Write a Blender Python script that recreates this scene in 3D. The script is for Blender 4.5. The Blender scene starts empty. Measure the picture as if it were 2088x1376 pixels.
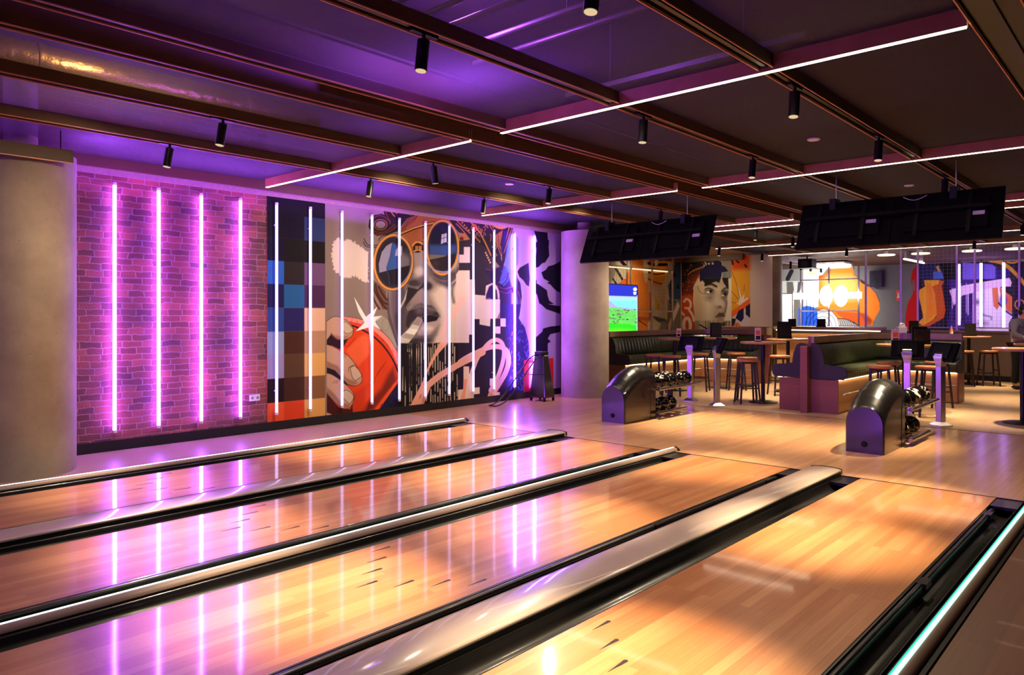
import bpy, math, random
import numpy as np
from mathutils import Vector, Matrix
random.seed(7)
PI = math.pi
SC = bpy.context.scene
COL = SC.collection

# ------------------------------------------------------------------ helpers
def lin(c):
    return tuple(((x / 255.0) / 12.92 if x / 255.0 <= 0.04045 else ((x / 255.0 + 0.055) / 1.055) ** 2.4) for x in c)

def newmat(name):
    m = bpy.data.materials.new(name); m.use_nodes = True
    nt = m.node_tree; nt.nodes.clear()
    out = nt.nodes.new('ShaderNodeOutputMaterial')
    return m, nt, out

def N(nt, typ, **kw):
    n = nt.nodes.new(typ)
    for k, v in kw.items():
        if k.startswith('_'): setattr(n, k[1:], v)
        else: n.inputs[k.replace('__', ' ')].default_value = v
    return n

def L(nt, a, b): nt.links.new(a, b)

def principled(nt, color=(.5, .5, .5), rough=.5, metal=0., coat=0., coat_rough=.05, spec=.5):
    p = nt.nodes.new('ShaderNodeBsdfPrincipled')
    p.inputs['Base Color'].default_value = (*color, 1)
    p.inputs['Roughness'].default_value = rough
    p.inputs['Metallic'].default_value = metal
    p.inputs['Coat Weight'].default_value = coat
    p.inputs['Coat Roughness'].default_value = coat_rough
    p.inputs['Specular IOR Level'].default_value = spec
    return p

def simple(name, srgb, rough=.5, metal=0., coat=0., coat_rough=.05, var=.12, scale=6., bump=0., spec=.5):
    m, nt, out = newmat(name)
    c = lin(srgb); p = principled(nt, c, rough, metal, coat, coat_rough, spec)
    tc = N(nt, 'ShaderNodeTexCoord'); no = N(nt, 'ShaderNodeTexNoise', Scale=scale, Detail=4.)
    L(nt, tc.outputs['Object'], no.inputs['Vector'])
    r = N(nt, 'ShaderNodeValToRGB')
    r.color_ramp.elements[0].position = .3; r.color_ramp.elements[1].position = .7
    r.color_ramp.elements[0].color = (*[x * (1 - var) for x in c], 1)
    r.color_ramp.elements[1].color = (*[min(1, x * (1 + var)) for x in c], 1)
    L(nt, no.outputs['Fac'], r.inputs['Fac']); L(nt, r.outputs['Color'], p.inputs['Base Color'])
    if bump:
        b = N(nt, 'ShaderNodeBump', Strength=bump, Distance=.01)
        L(nt, no.outputs['Fac'], b.inputs['Height']); L(nt, b.outputs['Normal'], p.inputs['Normal'])
    L(nt, p.outputs['BSDF'], out.inputs['Surface'])
    return m

def emis(name, color, strength):
    m, nt, out = newmat(name)
    e = N(nt, 'ShaderNodeEmission', Strength=strength); e.inputs['Color'].default_value = (*color, 1)
    L(nt, e.outputs['Emission'], out.inputs['Surface'])
    return m

def axes_vec(nt, order, scale=(1, 1, 1)):
    """object coordinates re-ordered, e.g. 'xz' -> (x, z, 0)"""
    tc = N(nt, 'ShaderNodeTexCoord'); s = N(nt, 'ShaderNodeSeparateXYZ'); c = N(nt, 'ShaderNodeCombineXYZ')
    L(nt, tc.outputs['Object'], s.inputs[0])
    for i, ch in enumerate(order): L(nt, s.outputs['XYZ'.index(ch.upper())], c.inputs[i])
    mp = N(nt, 'ShaderNodeMapping'); mp.inputs['Scale'].default_value = scale
    L(nt, c.outputs[0], mp.inputs['Vector'])
    return mp.outputs[0]

def wood(name, c1, c2, board_w, board_l, rough=.35, coat=.0, coat_rough=.03, order='xy', gap=.0006, grain=.25, bump=.0, wave=0.0):
    m, nt, out = newmat(name)
    v = axes_vec(nt, order)
    br = N(nt, 'ShaderNodeTexBrick', Scale=1.0)
    br.inputs['Color1'].default_value = (*lin(c1), 1); br.inputs['Color2'].default_value = (*lin(c2), 1)
    br.inputs['Mortar'].default_value = (*[x * .75 for x in lin(c2)], 1)
    br.inputs['Mortar Size'].default_value = gap; br.inputs['Brick Width'].default_value = board_l
    br.inputs['Row Height'].default_value = board_w; br.inputs['Bias'].default_value = 0.
    br.offset = .37; br.offset_frequency = 2
    L(nt, v, br.inputs['Vector'])
    mp = N(nt, 'ShaderNodeMapping'); mp.inputs['Scale'].default_value = (1.3, 60, 1)
    L(nt, v, mp.inputs['Vector'])
    no = N(nt, 'ShaderNodeTexNoise', Scale=1.6, Detail=5., Roughness=.6); L(nt, mp.outputs[0], no.inputs['Vector'])
    mx = N(nt, 'ShaderNodeMix', _data_type='RGBA', _blend_type='MULTIPLY'); mx.inputs['Factor'].default_value = 1.
    r = N(nt, 'ShaderNodeValToRGB'); r.color_ramp.elements[0].position = .3; r.color_ramp.elements[1].position = .75
    g = 1 - grain; r.color_ramp.elements[0].color = (g, g * .95, g * .9, 1); r.color_ramp.elements[1].color = (1.1, 1.1, 1.1, 1)
    L(nt, no.outputs['Fac'], r.inputs['Fac'])
    L(nt, br.outputs['Color'], mx.inputs['A']); L(nt, r.outputs['Color'], mx.inputs['B'])
    p = principled(nt, (1, 1, 1), rough, 0, coat, coat_rough)
    L(nt, mx.outputs['Result'], p.inputs['Base Color'])
    if wave:
        n2 = N(nt, 'ShaderNodeTexNoise', Scale=2.2, Detail=2.); L(nt, v, n2.inputs['Vector'])
        b = N(nt, 'ShaderNodeBump', Strength=wave, Distance=.004); L(nt, n2.outputs['Fac'], b.inputs['Height'])
        L(nt, b.outputs['Normal'], p.inputs['Coat Normal'])
    L(nt, p.outputs['BSDF'], out.inputs['Surface'])
    return m

class MB:
    def __init__(s): s.v = []; s.f = []; s.sm = []; s.mi = []; s.m = 0
    def add(s, vs, fs, smooth=False):
        o = len(s.v); s.v += [tuple(p) for p in vs]
        for f in fs: s.f.append(tuple(i + o for i in f)); s.sm.append(smooth); s.mi.append(s.m)
        return s
    def box(s, x0, x1, y0, y1, z0, z1):
        return s.add([(x0, y0, z0), (x1, y0, z0), (x1, y1, z0), (x0, y1, z0), (x0, y0, z1), (x1, y0, z1), (x1, y1, z1), (x0, y1, z1)],
                     [(0, 3, 2, 1), (4, 5, 6, 7), (0, 1, 5, 4), (1, 2, 6, 5), (2, 3, 7, 6), (3, 0, 4, 7)])
    def cyl(s, p0, p1, r0, r1=None, n=16, caps=True, smooth=True):
        r1 = r0 if r1 is None else r1
        p0 = Vector(p0); p1 = Vector(p1); d = (p1 - p0).normalized()
        a = Vector((0, 0, 1)) if abs(d.z) < .9 else Vector((1, 0, 0))
        u = d.cross(a).normalized(); w = d.cross(u)
        vs = []
        for p, r in ((p0, r0), (p1, r1)):
            for i in range(n):
                t = 2 * PI * i / n; vs.append(p + u * (r * math.cos(t)) + w * (r * math.sin(t)))
        s.add(vs, [(i, (i + 1) % n, n + (i + 1) % n, n + i) for i in range(n)], smooth)
        if caps: s.add(vs[:n], [tuple(range(n))[::-1]]); s.add(vs[n:], [tuple(range(n))])
        return s
    def tube(s, pts, r, n=10, closed=False):
        pts = [Vector(p) for p in pts]; m = len(pts); vs = []; up = None
        for k in range(m):
            if closed: d = pts[(k + 1) % m] - pts[k - 1]
            else: d = pts[min(k + 1, m - 1)] - pts[max(k - 1, 0)]
            d.normalize()
            if up is None:
                a = Vector((0, 0, 1)) if abs(d.z) < .9 else Vector((1, 0, 0)); u = d.cross(a).normalized()
            else: u = (up - d * up.dot(d)).normalized()
            up = u; w = d.cross(u)
            for i in range(n):
                t = 2 * PI * i / n; vs.append(pts[k] + u * (r * math.cos(t)) + w * (r * math.sin(t)))
        fs = []
        for k in range(m if closed else m - 1):
            k2 = (k + 1) % m
            for i in range(n): j = (i + 1) % n; fs.append((k * n + i, k * n + j, k2 * n + j, k2 * n + i))
        s.add(vs, fs, True)
        if not closed: s.add(vs[:n], [tuple(range(n))[::-1]]); s.add(vs[-n:], [tuple(range(n))])
        return s
    def lathe(s, prof, c=(0, 0, 0), n=32, smooth=True):
        """prof: list of (r, z)"""
        vs = []
        for r, z in prof:
            for i in range(n):
                t = 2 * PI * i / n; vs.append((c[0] + r * math.cos(t), c[1] + r * math.sin(t), c[2] + z))
        fs = []
        for k in range(len(prof) - 1):
            for i in range(n): j = (i + 1) % n; fs.append((k * n + i, k * n + j, (k + 1) * n + j, (k + 1) * n + i))
        s.add(vs, fs, smooth)
        s.add(vs[:n], [tuple(range(n))[::-1]]); s.add(vs[-n:], [tuple(range(n))])
        return s
    def prism(s, poly, axis, a, b, smooth=False):
        """poly: 2D points; axis 'x': poly is (y,z); 'y': (x,z); 'z': (x,y)"""
        def P(p, t):
            return {'x': (t, p[0], p[1]), 'y': (p[0], t, p[1]), 'z': (p[0], p[1], t)}[axis]
        n = len(poly); vs = [P(p, a) for p in poly] + [P(p, b) for p in poly]
        s.add(vs, [(i, (i + 1) % n, n + (i + 1) % n, n + i) for i in range(n)], smooth)
        s.add(vs[:n], [tuple(range(n))[::-1]]); s.add(vs[n:], [tuple(range(n))])
        return s
    def sphere(s, c, r, n=24, m=14, sc=(1, 1, 1)):
        vs = [(c[0], c[1], c[2] + r * sc[2])]; fs = []
        for k in range(1, m):
            th = PI * k / m
            for i in range(n):
                ph = 2 * PI * i / n
                vs.append((c[0] + r * sc[0] * math.sin(th) * math.cos(ph), c[1] + r * sc[1] * math.sin(th) * math.sin(ph), c[2] + r * sc[2] * math.cos(th)))
        vs.append((c[0], c[1], c[2] - r * sc[2])); b = len(vs) - 1
        for i in range(n): fs.append((0, 1 + i, 1 + (i + 1) % n)); fs.append((b, 1 + (m - 2) * n + (i + 1) % n, 1 + (m - 2) * n + i))
        for k in range(m - 2):
            for i in range(n):
                j = (i + 1) % n; fs.append((1 + k * n + i, 1 + (k + 1) * n + i, 1 + (k + 1) * n + j, 1 + k * n + j))
        return s.add(vs, fs, True)
    def build(s, name, mat, parent=None, bevel=0., rel=True, seg=2):
        """vertices are in world coordinates; with a parent they are stored relative to it (rel=False: already local)"""
        me = bpy.data.meshes.new(name)
        vs = s.v
        if parent is not None and rel:
            mi = parent_world(parent).inverted(); vs = [tuple(mi @ Vector(p)) for p in vs]
        me.from_pydata(vs, [], s.f)
        me.polygons.foreach_set('use_smooth', s.sm)
        me.polygons.foreach_set('material_index', s.mi)
        for m in (mat if isinstance(mat, (list, tuple)) else [mat]): me.materials.append(m)
        me.update()
        o = bpy.data.objects.new(name, me); COL.objects.link(o)
        if parent is not None: o.parent = parent
        if bevel:
            b = o.modifiers.new('Bevel', 'BEVEL'); b.width = bevel; b.segments = seg; b.limit_method = 'ANGLE'
        return o

def parent_world(o):
    m = Matrix.Identity(4)
    while o is not None:
        m = Matrix.LocRotScale(o.location, o.rotation_euler, o.scale) @ m; o = o.parent
    return m

def tag(o, label=None, cat=None, group=None, kind=None):
    if label: o['label'] = label
    if cat: o['category'] = cat
    if group: o['group'] = group
    if kind: o['kind'] = kind
    return o

def thing(name, label, cat, loc=(0, 0, 0), rz=0., group=None):
    o = bpy.data.objects.new(name, None); COL.objects.link(o); o.empty_display_size = .1
    o.location = loc; o.rotation_euler = (0, 0, rz)
    return tag(o, label, cat, group)

def struct(o): o['kind'] = 'structure'; return o

KIDS = {}
def copy_tree(o, loc=None, rz=None, label=None, parent=None):
    c = o.copy(); COL.objects.link(c); c.parent = parent
    if loc is not None: c.location = loc
    if rz is not None: c.rotation_euler = (0, 0, rz)
    if label: c['label'] = label
    for ch in [x for x in list(bpy.data.objects) if x.parent == o]: copy_tree(ch, parent=c)
    return c

# ------------------------------------------------------------------ materials
M = {}
M['lane'] = wood('lane_maple', (220, 154, 99), (194, 124, 74), .0535, 1.5, rough=.3, coat=1., coat_rough=.06, wave=.12, grain=.16)
M['approach'] = wood('approach_maple', (208, 158, 112), (190, 138, 94), .055, 1.4, rough=.34, coat=.5, coat_rough=.16, wave=.1, grain=.18)
M['lounge'] = wood('lounge_vinyl', (196, 160, 122), (182, 146, 108), .18, 1.2, rough=.42, coat=.1, coat_rough=.2, grain=.12)
M['walk'] = wood('walkway_board', (196, 160, 140), (184, 146, 128), .3, 2.4, rough=.35, coat=.25, coat_rough=.15, grain=.1)
M['darkwalk'] = wood('dark_walkway_board', (128, 84, 56), (112, 72, 48), .3, 2.4, rough=.5, coat=.05, grain=.15)
M['under'] = simple('black_bed', (10, 9, 8), .8)
M['gutter'] = simple('gutter_plastic', (20, 17, 15), .3, coat=.35, coat_rough=.1)
M['rail'] = simple('bumper_black', (26, 19, 16), .3, coat=.3)
M['arrow'] = simple('arrow_inlay', (38, 20, 12), .4)
M['cap'] = simple('divider_cap', (190, 168, 152), .28, coat=.9, coat_rough=.06, var=.04)
M['capnarrow'] = simple('divider_profile', (150, 126, 110), .5, var=.05)
M['led'] = emis('divider_led', (.72, 1., .86), 4.2)
M['led_teal'] = emis('divider_led_teal', (.28, .95, .72), 3.4)
M['led_halo'] = emis('led_halo_teal', (.04, .85, .55), 1.1)  # teal halo of the overexposed rail light, put into an emissive colour
M['black'] = simple('black_plastic', (9, 7, 7), .5, spec=.2)
M['blackmetal'] = simple('black_metal', (20, 17, 16), .35, metal=.3)
M['brown'] = simple('brown_profile', (78, 54, 27), .6, var=.1, scale=3)
M['brownedge'] = simple('brown_profile_edge', (226, 152, 96), .45)
M['track'] = simple('black_track', (10, 8, 8), .4)
M['slab'] = simple('concrete_slab_dark', (84, 72, 74), .9, bump=.2)
M['duct'] = simple('galvanised_duct', (225, 185, 130), .3, metal=.85, bump=1., scale=14)
M['pipe'] = simple('grey_pipe', (140, 130, 125), .4, metal=.6)
M['strip'] = emis('warm_strip', (1., .80, .58), 9.)
M['strip_side'] = simple('strip_profile', (150, 98, 56), .6)
M['lens'] = emis('spot_lens', (1., .72, .42), .8)
M['plaster'] = simple('taupe_plaster', (150, 126, 112), .85, bump=.1, scale=25)
M['farceil'] = simple('far_ceiling', (92, 70, 58), .85)
M['skirt'] = simple('black_skirting', (12, 8, 10), .5)
M['wallgrey'] = simple('grey_wall', (128, 116, 106), .9, bump=.15, scale=30)
M['lowwall'] = simple('low_wall_plaster', (132, 112, 96), .85, bump=.2, scale=40)
M['chrome'] = simple('brushed_steel', (205, 200, 205), .28, metal=1., var=.05)
M['steelrail'] = simple('steel_rail', (215, 205, 195), .22, metal=1., var=.04)
M['hood'] = simple('hood_black_gloss', (26, 22, 20), .3, coat=.7, coat_rough=.12)
M['hoodback'] = simple('hood_inside', (8, 7, 7), .6)
M['screenblack'] = simple('monitor_back', (6, 5, 5), .65, spec=.12)
M['screenedge'] = simple('monitor_edge', (120, 110, 105), .35, metal=.6)
M['sticker'] = simple('white_sticker', (215, 205, 215), .5)
M['tabletop'] = wood('table_oak', (206, 152, 100), (188, 132, 84), .09, .9, rough=.3, coat=.4, coat_rough=.1)
M['stoolseat'] = simple('stool_wood', (190, 118, 66), .35, var=.2, scale=9, coat=.3)
M['stoolleg'] = simple('stool_leg_dark', (38, 24, 18), .45)
M['green'] = simple('green_leather', (62, 68, 40), .38, var=.15, scale=14, bump=.15)
M['navy'] = simple('navy_fabric', (46, 38, 60), .8, bump=.4, scale=60)
M['boothwood'] = wood('booth_oak', (134, 76, 56), (118, 64, 48), .2, 1.5, rough=.45, order='xz', grain=.2)
M['plinthwood'] = wood('plinth_oak', (214, 164, 112), (200, 148, 98), .2, 1.5, rough=.5, order='xz', grain=.2)
M['ledgewood'] = simple('ledge_brushed', (150, 122, 92), .35, metal=.3)
M['warmstrip'] = emis('booth_strip', (1., .74, .42), 9.)
M['faintstrip'] = emis('cage_strip', (1., .72, .4), 1.6)
M['mesh_wire'] = simple('mesh_wire', (165, 150, 150), .45, metal=.5)
M['post'] = simple('post_steel', (180, 168, 175), .35, metal=.6)
M['card'] = simple('card_white', (235, 222, 210), .5)
M['cardart'] = simple('card_orange', (225, 110, 50), .5, var=.3, scale=60)
M['menu'] = simple('menu_black', (16, 12, 14), .5)
M['red'] = simple('red_sign', (190, 40, 25), .5)
M['white'] = simple('white_plastic', (225, 220, 215), .4)
M['bulbwhite'] = emis('sign_white', (1., .96, .98), 26.)
M['ring'] = emis('ring_light', (1., .82, .6), 2.2)
M['tubes'] = [emis('tube_violet_strong', (.32, .08, 1.), 62.), emis('tube_violet_mid', (.62, .46, .9), 2.4), emis('tube_violet_deep', (.3, .09, 1.), 95.)]
M['tubes_room'] = emis('tube_violet_room', (.45, .2, 1.), 10.)

def mesh_ceiling():
    m, nt, out = newmat('perforated_mesh')
    p = principled(nt, lin((50, 44, 45)), .7)
    t = N(nt, 'ShaderNodeBsdfTransparent'); tr = N(nt, 'ShaderNodeBsdfTranslucent'); tr.inputs['Color'].default_value = (.4, .36, .38, 1)
    mx = N(nt, 'ShaderNodeMixShader'); mx.inputs['Fac'].default_value = .12
    L(nt, p.outputs[0], mx.inputs[1]); L(nt, tr.outputs[0], mx.inputs[2])
    v = axes_vec(nt, 'xy', (1, 1, 1))
    vo = N(nt, 'ShaderNodeTexVoronoi', Scale=110.); vo.voronoi_dimensions = '2D'; vo.inputs['Randomness'].default_value = 0.
    L(nt, v, vo.inputs['Vector'])
    r = N(nt, 'ShaderNodeMapRange'); r.inputs['From Min'].default_value = .36; r.inputs['From Max'].default_value = .52
    r.inputs['To Min'].default_value = .7; r.inputs['To Max'].default_value = .0
    L(nt, vo.outputs['Distance'], r.inputs['Value'])
    m2 = N(nt, 'ShaderNodeMixShader'); L(nt, r.outputs[0], m2.inputs['Fac'])
    L(nt, mx.outputs[0], m2.inputs[1]); L(nt, t.outputs[0], m2.inputs[2])
    L(nt, m2.outputs[0], out.inputs['Surface'])
    return m
M['mesh'] = mesh_ceiling()

def brick():
    m, nt, out = newmat('red_brick')
    v = axes_vec(nt, 'xz')
    no = N(nt, 'ShaderNodeTexNoise', Scale=9., Detail=3.); L(nt, v, no.inputs['Vector'])
    ad = N(nt, 'ShaderNodeMix', _data_type='RGBA', _blend_type='LINEAR_LIGHT'); ad.inputs['Factor'].default_value = .022
    L(nt, v, ad.inputs['A']); L(nt, no.outputs['Color'], ad.inputs['B'])
    b = N(nt, 'ShaderNodeTexBrick', Scale=1.)
    b.inputs['Color1'].default_value = (*lin((156, 92, 80)), 1); b.inputs['Color2'].default_value = (*lin((104, 62, 58)), 1)
    b.inputs['Mortar'].default_value = (*lin((158, 130, 124)), 1)
    b.inputs['Mortar Size'].default_value = .0065; b.inputs['Mortar Smooth'].default_value = .3
    b.inputs['Brick Width'].default_value = .215; b.inputs['Row Height'].default_value = .071
    b.offset = .5; b.squash = .8; b.squash_frequency = 3
    L(nt, ad.outputs['Result'], b.inputs['Vector'])
    n2 = N(nt, 'ShaderNodeTexNoise', Scale=2.2, Detail=4.); L(nt, v, n2.inputs['Vector'])
    r = N(nt, 'ShaderNodeValToRGB'); r.color_ramp.elements[0].position = .35; r.color_ramp.elements[1].position = .7
    r.color_ramp.elements[0].color = (.62, .6, .62, 1); r.color_ramp.elements[1].color = (1.25, .95, .85, 1)
    L(nt, n2.outputs['Fac'], r.inputs['Fac'])
    mx = N(nt, 'ShaderNodeMix', _data_type='RGBA', _blend_type='MULTIPLY'); mx.inputs['Factor'].default_value = 1.
    L(nt, b.outputs['Color'], mx.inputs['A']); L(nt, r.outputs['Color'], mx.inputs['B'])
    p = principled(nt, (1, 1, 1), .8, 0); L(nt, mx.outputs['Result'], p.inputs['Base Color'])
    n3 = N(nt, 'ShaderNodeTexNoise', Scale=60., Detail=4.); L(nt, v, n3.inputs['Vector'])
    hm = N(nt, 'ShaderNodeMath', _operation='MULTIPLY_ADD'); hm.inputs[1].default_value = -1.2
    L(nt, b.outputs['Fac'], hm.inputs[0]); L(nt, n3.outputs['Fac'], hm.inputs[2])
    bu = N(nt, 'ShaderNodeBump', Strength=.9, Distance=.008); L(nt, hm.outputs[0], bu.inputs['Height']); L(nt, bu.outputs['Normal'], p.inputs['Normal'])
    L(nt, p.outputs[0], out.inputs['Surface'])
    return m
M['brick'] = brick()

def concrete():
    m, nt, out = newmat('cast_concrete')
    tc = N(nt, 'ShaderNodeTexCoord')
    n1 = N(nt, 'ShaderNodeTexNoise', Scale=2.2, Detail=6., Roughness=.62); L(nt, tc.outputs['Object'], n1.inputs['Vector'])
    r = N(nt, 'ShaderNodeValToRGB'); e = r.color_ramp.elements
    e[0].position = .32; e[1].position = .68; e[0].color = (*lin((132, 114, 98)), 1); e[1].color = (*lin((158, 140, 122)), 1)
    L(nt, n1.outputs['Fac'], r.inputs['Fac'])
    vo = N(nt, 'ShaderNodeTexVoronoi', Scale=9.); L(nt, tc.outputs['Object'], vo.inputs['Vector'])
    r2 = N(nt, 'ShaderNodeMapRange'); r2.inputs['From Min'].default_value = .02; r2.inputs['From Max'].default_value = .07
    r2.inputs['To Min'].default_value = .55; r2.inputs['To Max'].default_value = 1.; L(nt, vo.outputs['Distance'], r2.inputs['Value'])
    mx = N(nt, 'ShaderNodeMix', _data_type='RGBA', _blend_type='MULTIPLY'); mx.inputs['Factor'].default_value = 1.
    L(nt, r.outputs['Color'], mx.inputs['A']); L(nt, r2.outputs[0], mx.inputs['B'])
    p = principled(nt, (1, 1, 1), .75); L(nt, mx.outputs['Result'], p.inputs['Base Color'])
    n2 = N(nt, 'ShaderNodeTexNoise', Scale=40., Detail=5.); L(nt, tc.outputs['Object'], n2.inputs['Vector'])
    bu = N(nt, 'ShaderNodeBump', Strength=.25, Distance=.004); L(nt, n2.outputs['Fac'], bu.inputs['Height']); L(nt, bu.outputs['Normal'], p.inputs['Normal'])
    L(nt, p.outputs[0], out.inputs['Surface'])
    return m
M['concrete'] = concrete()

def ballmat(name, base, mark, thr):
    m, nt, out = newmat(name)
    tc = N(nt, 'ShaderNodeTexCoord'); no = N(nt, 'ShaderNodeTexNoise', Scale=13., Detail=1.5, Distortion=1.2)
    L(nt, tc.outputs['Object'], no.inputs['Vector'])
    r = N(nt, 'ShaderNodeValToRGB'); r.color_ramp.elements[0].position = thr; r.color_ramp.elements[1].position = thr + .015
    r.color_ramp.elements[0].color = (*lin(base), 1); r.color_ramp.elements[1].color = (*lin(mark), 1)
    L(nt, no.outputs['Fac'], r.inputs['Fac'])
    p = principled(nt, (1, 1, 1), .14, 0, 0., .02, .45); L(nt, r.outputs[0], p.inputs['Base Color']); L(nt, p.outputs[0], out.inputs['Surface'])
    return m
M['ball'] = [ballmat('ball_black_marked', (10, 8, 10), (225, 205, 180), .635), ballmat('ball_marbled', (25, 18, 16), (225, 205, 180), .50),
             ballmat('ball_black', (9, 8, 9), (60, 50, 45), .70)]
M['bodypaint'] = None
# ------------------------------------------------------------------ wall paintings
# Each painting is a plastered panel whose colours are painted into a fine grid of points.
# The sketches are written in drawing-sheet coordinates; sheet() maps a point of the wall to the sheet.
SHX, SHY, SHF, SHH, SHA = 1044., 642., 1493., 1.5, math.atan2(2400 - 1044, 1493)
def sheet(x, y, z):
    d = x * math.cos(SHA) + y * math.sin(SHA); l = x * math.sin(SHA) - y * math.cos(SHA)
    return SHX + SHF * l / d, SHY - SHF * (z - SHH) / d

class Paint:
    def __init__(s, origin, du, nu, nz, w, h, tint=(1., .84, .74), gain=1.0):
        """origin: lower corner; du: unit vector along the wall; w,h in metres"""
        s.nu, s.nz = nu, nz
        a = np.linspace(0, w, nu); b = np.linspace(0, h, nz); A, B = np.meshgrid(a, b)
        s.X = origin[0] + du[0] * A; s.Y = origin[1] + du[1] * A; s.Z = origin[2] + B
        s.U, s.V = sheet(s.X, s.Y, s.Z); s.U = s.U.ravel(); s.V = s.V.ravel()
        s.C = np.zeros((s.U.size, 3)); s.o = (0, 0); s.k = 1.
        s.tint = np.array(tint) / gain; s.rng = random.Random(11)
    def frame(s, ox, oy, k): s.o = (ox, oy); s.k = k; return s
    def _p(s, pts): return np.array([(s.o[0] + x / s.k, s.o[1] + y / s.k) for x, y in pts])
    def _put(s, idx, sd, col, a, f):
        al = np.clip(.5 - sd / max(f, 1e-3), 0, 1) * a
        c = (np.array(lin(col)) / s.tint) ** 1.2 * 1.15
        s.C[idx] = s.C[idx] * (1 - al[:, None]) + np.clip(c, 0, .93) * al[:, None]
    def all(s, col): s.C[:] = np.clip((np.array(lin(col)) / s.tint) ** 1.2 * 1.15, 0, .93)
    def poly(s, pts, col, a=1., f=.7, raw=False):
        P = np.array(pts, float) if raw else s._p(pts); mg = f + 1
        idx = np.nonzero((s.U > P[:, 0].min() - mg) & (s.U < P[:, 0].max() + mg) & (s.V > P[:, 1].min() - mg) & (s.V < P[:, 1].max() + mg))[0]
        if idx.size == 0: return
        u = s.U[idx]; v = s.V[idx]; ins = np.zeros(u.size, bool); dm = np.full(u.size, 1e9)
        for i in range(len(P)):
            x0, y0 = P[i]; x1, y1 = P[(i + 1) % len(P)]
            if y0 != y1:
                c = ((y0 > v) != (y1 > v)) & (u < (x1 - x0) * (v - y0) / (y1 - y0) + x0); ins ^= c
            dx, dy = x1 - x0, y1 - y0; q = dx * dx + dy * dy + 1e-9
            t = np.clip(((u - x0) * dx + (v - y0) * dy) / q, 0, 1)
            dm = np.minimum(dm, np.hypot(u - x0 - t * dx, v - y0 - t * dy))
        s._put(idx, np.where(ins, -dm, dm), col, a, f)
    def line(s, pts, w, col, a=1., f=.7, smooth=True, taper=False):
        P = s._p(pts); w = w / s.k
        if smooth and len(P) > 2:
            Q = []
            for i in range(len(P) - 1):
                p0, p1, p2, p3 = P[max(i - 1, 0)], P[i], P[i + 1], P[min(i + 2, len(P) - 1)]
                for t in np.linspace(0, 1, 5, endpoint=False):
                    Q.append(.5 * ((2 * p1) + (-p0 + p2) * t + (2 * p0 - 5 * p1 + 4 * p2 - p3) * t * t + (-p0 + 3 * p1 - 3 * p2 + p3) * t ** 3))
            Q.append(P[-1]); P = np.array(Q)
        mg = w + f + 1
        idx = np.nonzero((s.U > P[:, 0].min() - mg) & (s.U < P[:, 0].max() + mg) & (s.V > P[:, 1].min() - mg) & (s.V < P[:, 1].max() + mg))[0]
        if idx.size == 0: return
        u = s.U[idx]; v = s.V[idx]; sd = np.full(u.size, 1e9); n = len(P) - 1
        for i in range(n):
            x0, y0 = P[i]; x1, y1 = P[i + 1]; dx, dy = x1 - x0, y1 - y0; q = dx * dx + dy * dy + 1e-9
            t = np.clip(((u - x0) * dx + (v - y0) * dy) / q, 0, 1)
            ww = w / 2 * ((1 - (i + t) / n) if taper else 1.)
            sd = np.minimum(sd, np.hypot(u - x0 - t * dx, v - y0 - t * dy) - ww)
        s._put(idx, sd, col, a, f)
    def ell(s, cx, cy, rx, ry, col, a=1., f=.7, ang=0., ring=0.):
        c = s._p([(cx, cy)])[0]; rx /= s.k; ry /= s.k; R = max(rx, ry) + f + ring / s.k + 1
        idx = np.nonzero((abs(s.U - c[0]) < R) & (abs(s.V - c[1]) < R))[0]
        if idx.size == 0: return
        ca, sa = math.cos(ang), math.sin(ang); du = s.U[idx] - c[0]; dv = s.V[idx] - c[1]
        x = du * ca + dv * sa; y = -du * sa + dv * ca
        q = np.hypot(x / rx, y / ry); g = np.hypot(x / rx ** 2, y / ry ** 2) / np.maximum(q, 1e-6)
        sd = (q - 1) / np.maximum(g, 1e-6)
        if ring: sd = abs(sd) - ring / s.k / 2
        s._put(idx, sd, col, a, f)
    def build(s, name, back, mat):
        nu, nz = s.nu, s.nz
        V = np.stack([s.X.ravel(), s.Y.ravel(), s.Z.ravel()], 1)
        i, j = np.meshgrid(np.arange(nu - 1), np.arange(nz - 1)); a = (j * nu + i).ravel()
        F = np.stack([a, a + 1, a + 1 + nu, a + nu], 1)
        me = bpy.data.meshes.new(name)
        c = [0, nu - 1, nu * nz - 1, nu * (nz - 1)]; n0 = len(V)
        V = np.vstack([V, V[c] + np.array(back)])
        ex = np.array([[c[0], n0, n0 + 1, c[1]], [c[1], n0 + 1, n0 + 2, c[2]], [c[2], n0 + 2, n0 + 3, c[3]], [c[3], n0 + 3, n0, c[0]], [n0 + 3, n0 + 2, n0 + 1, n0]])
        F = np.vstack([F, ex])
        me.vertices.add(len(V)); me.vertices.foreach_set('co', V.ravel())
        me.loops.add(F.size); me.loops.foreach_set('vertex_index', F.ravel())
        me.polygons.add(len(F)); me.polygons.foreach_set('loop_start', np.arange(0, F.size, 4)); me.polygons.foreach_set('loop_total', np.full(len(F), 4))
        me.update(calc_edges=True); me.validate()
        at = me.color_attributes.new('paint', 'FLOAT_COLOR', 'POINT')
        C = np.ones((len(V), 4)); C[:n0, :3] = s.C; C[n0:, :3] = s.C[c]
        at.data.foreach_set('color', C.ravel())
        me.materials.append(mat)
        o = bpy.data.objects.new(name, me); COL.objects.link(o); return o

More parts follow.
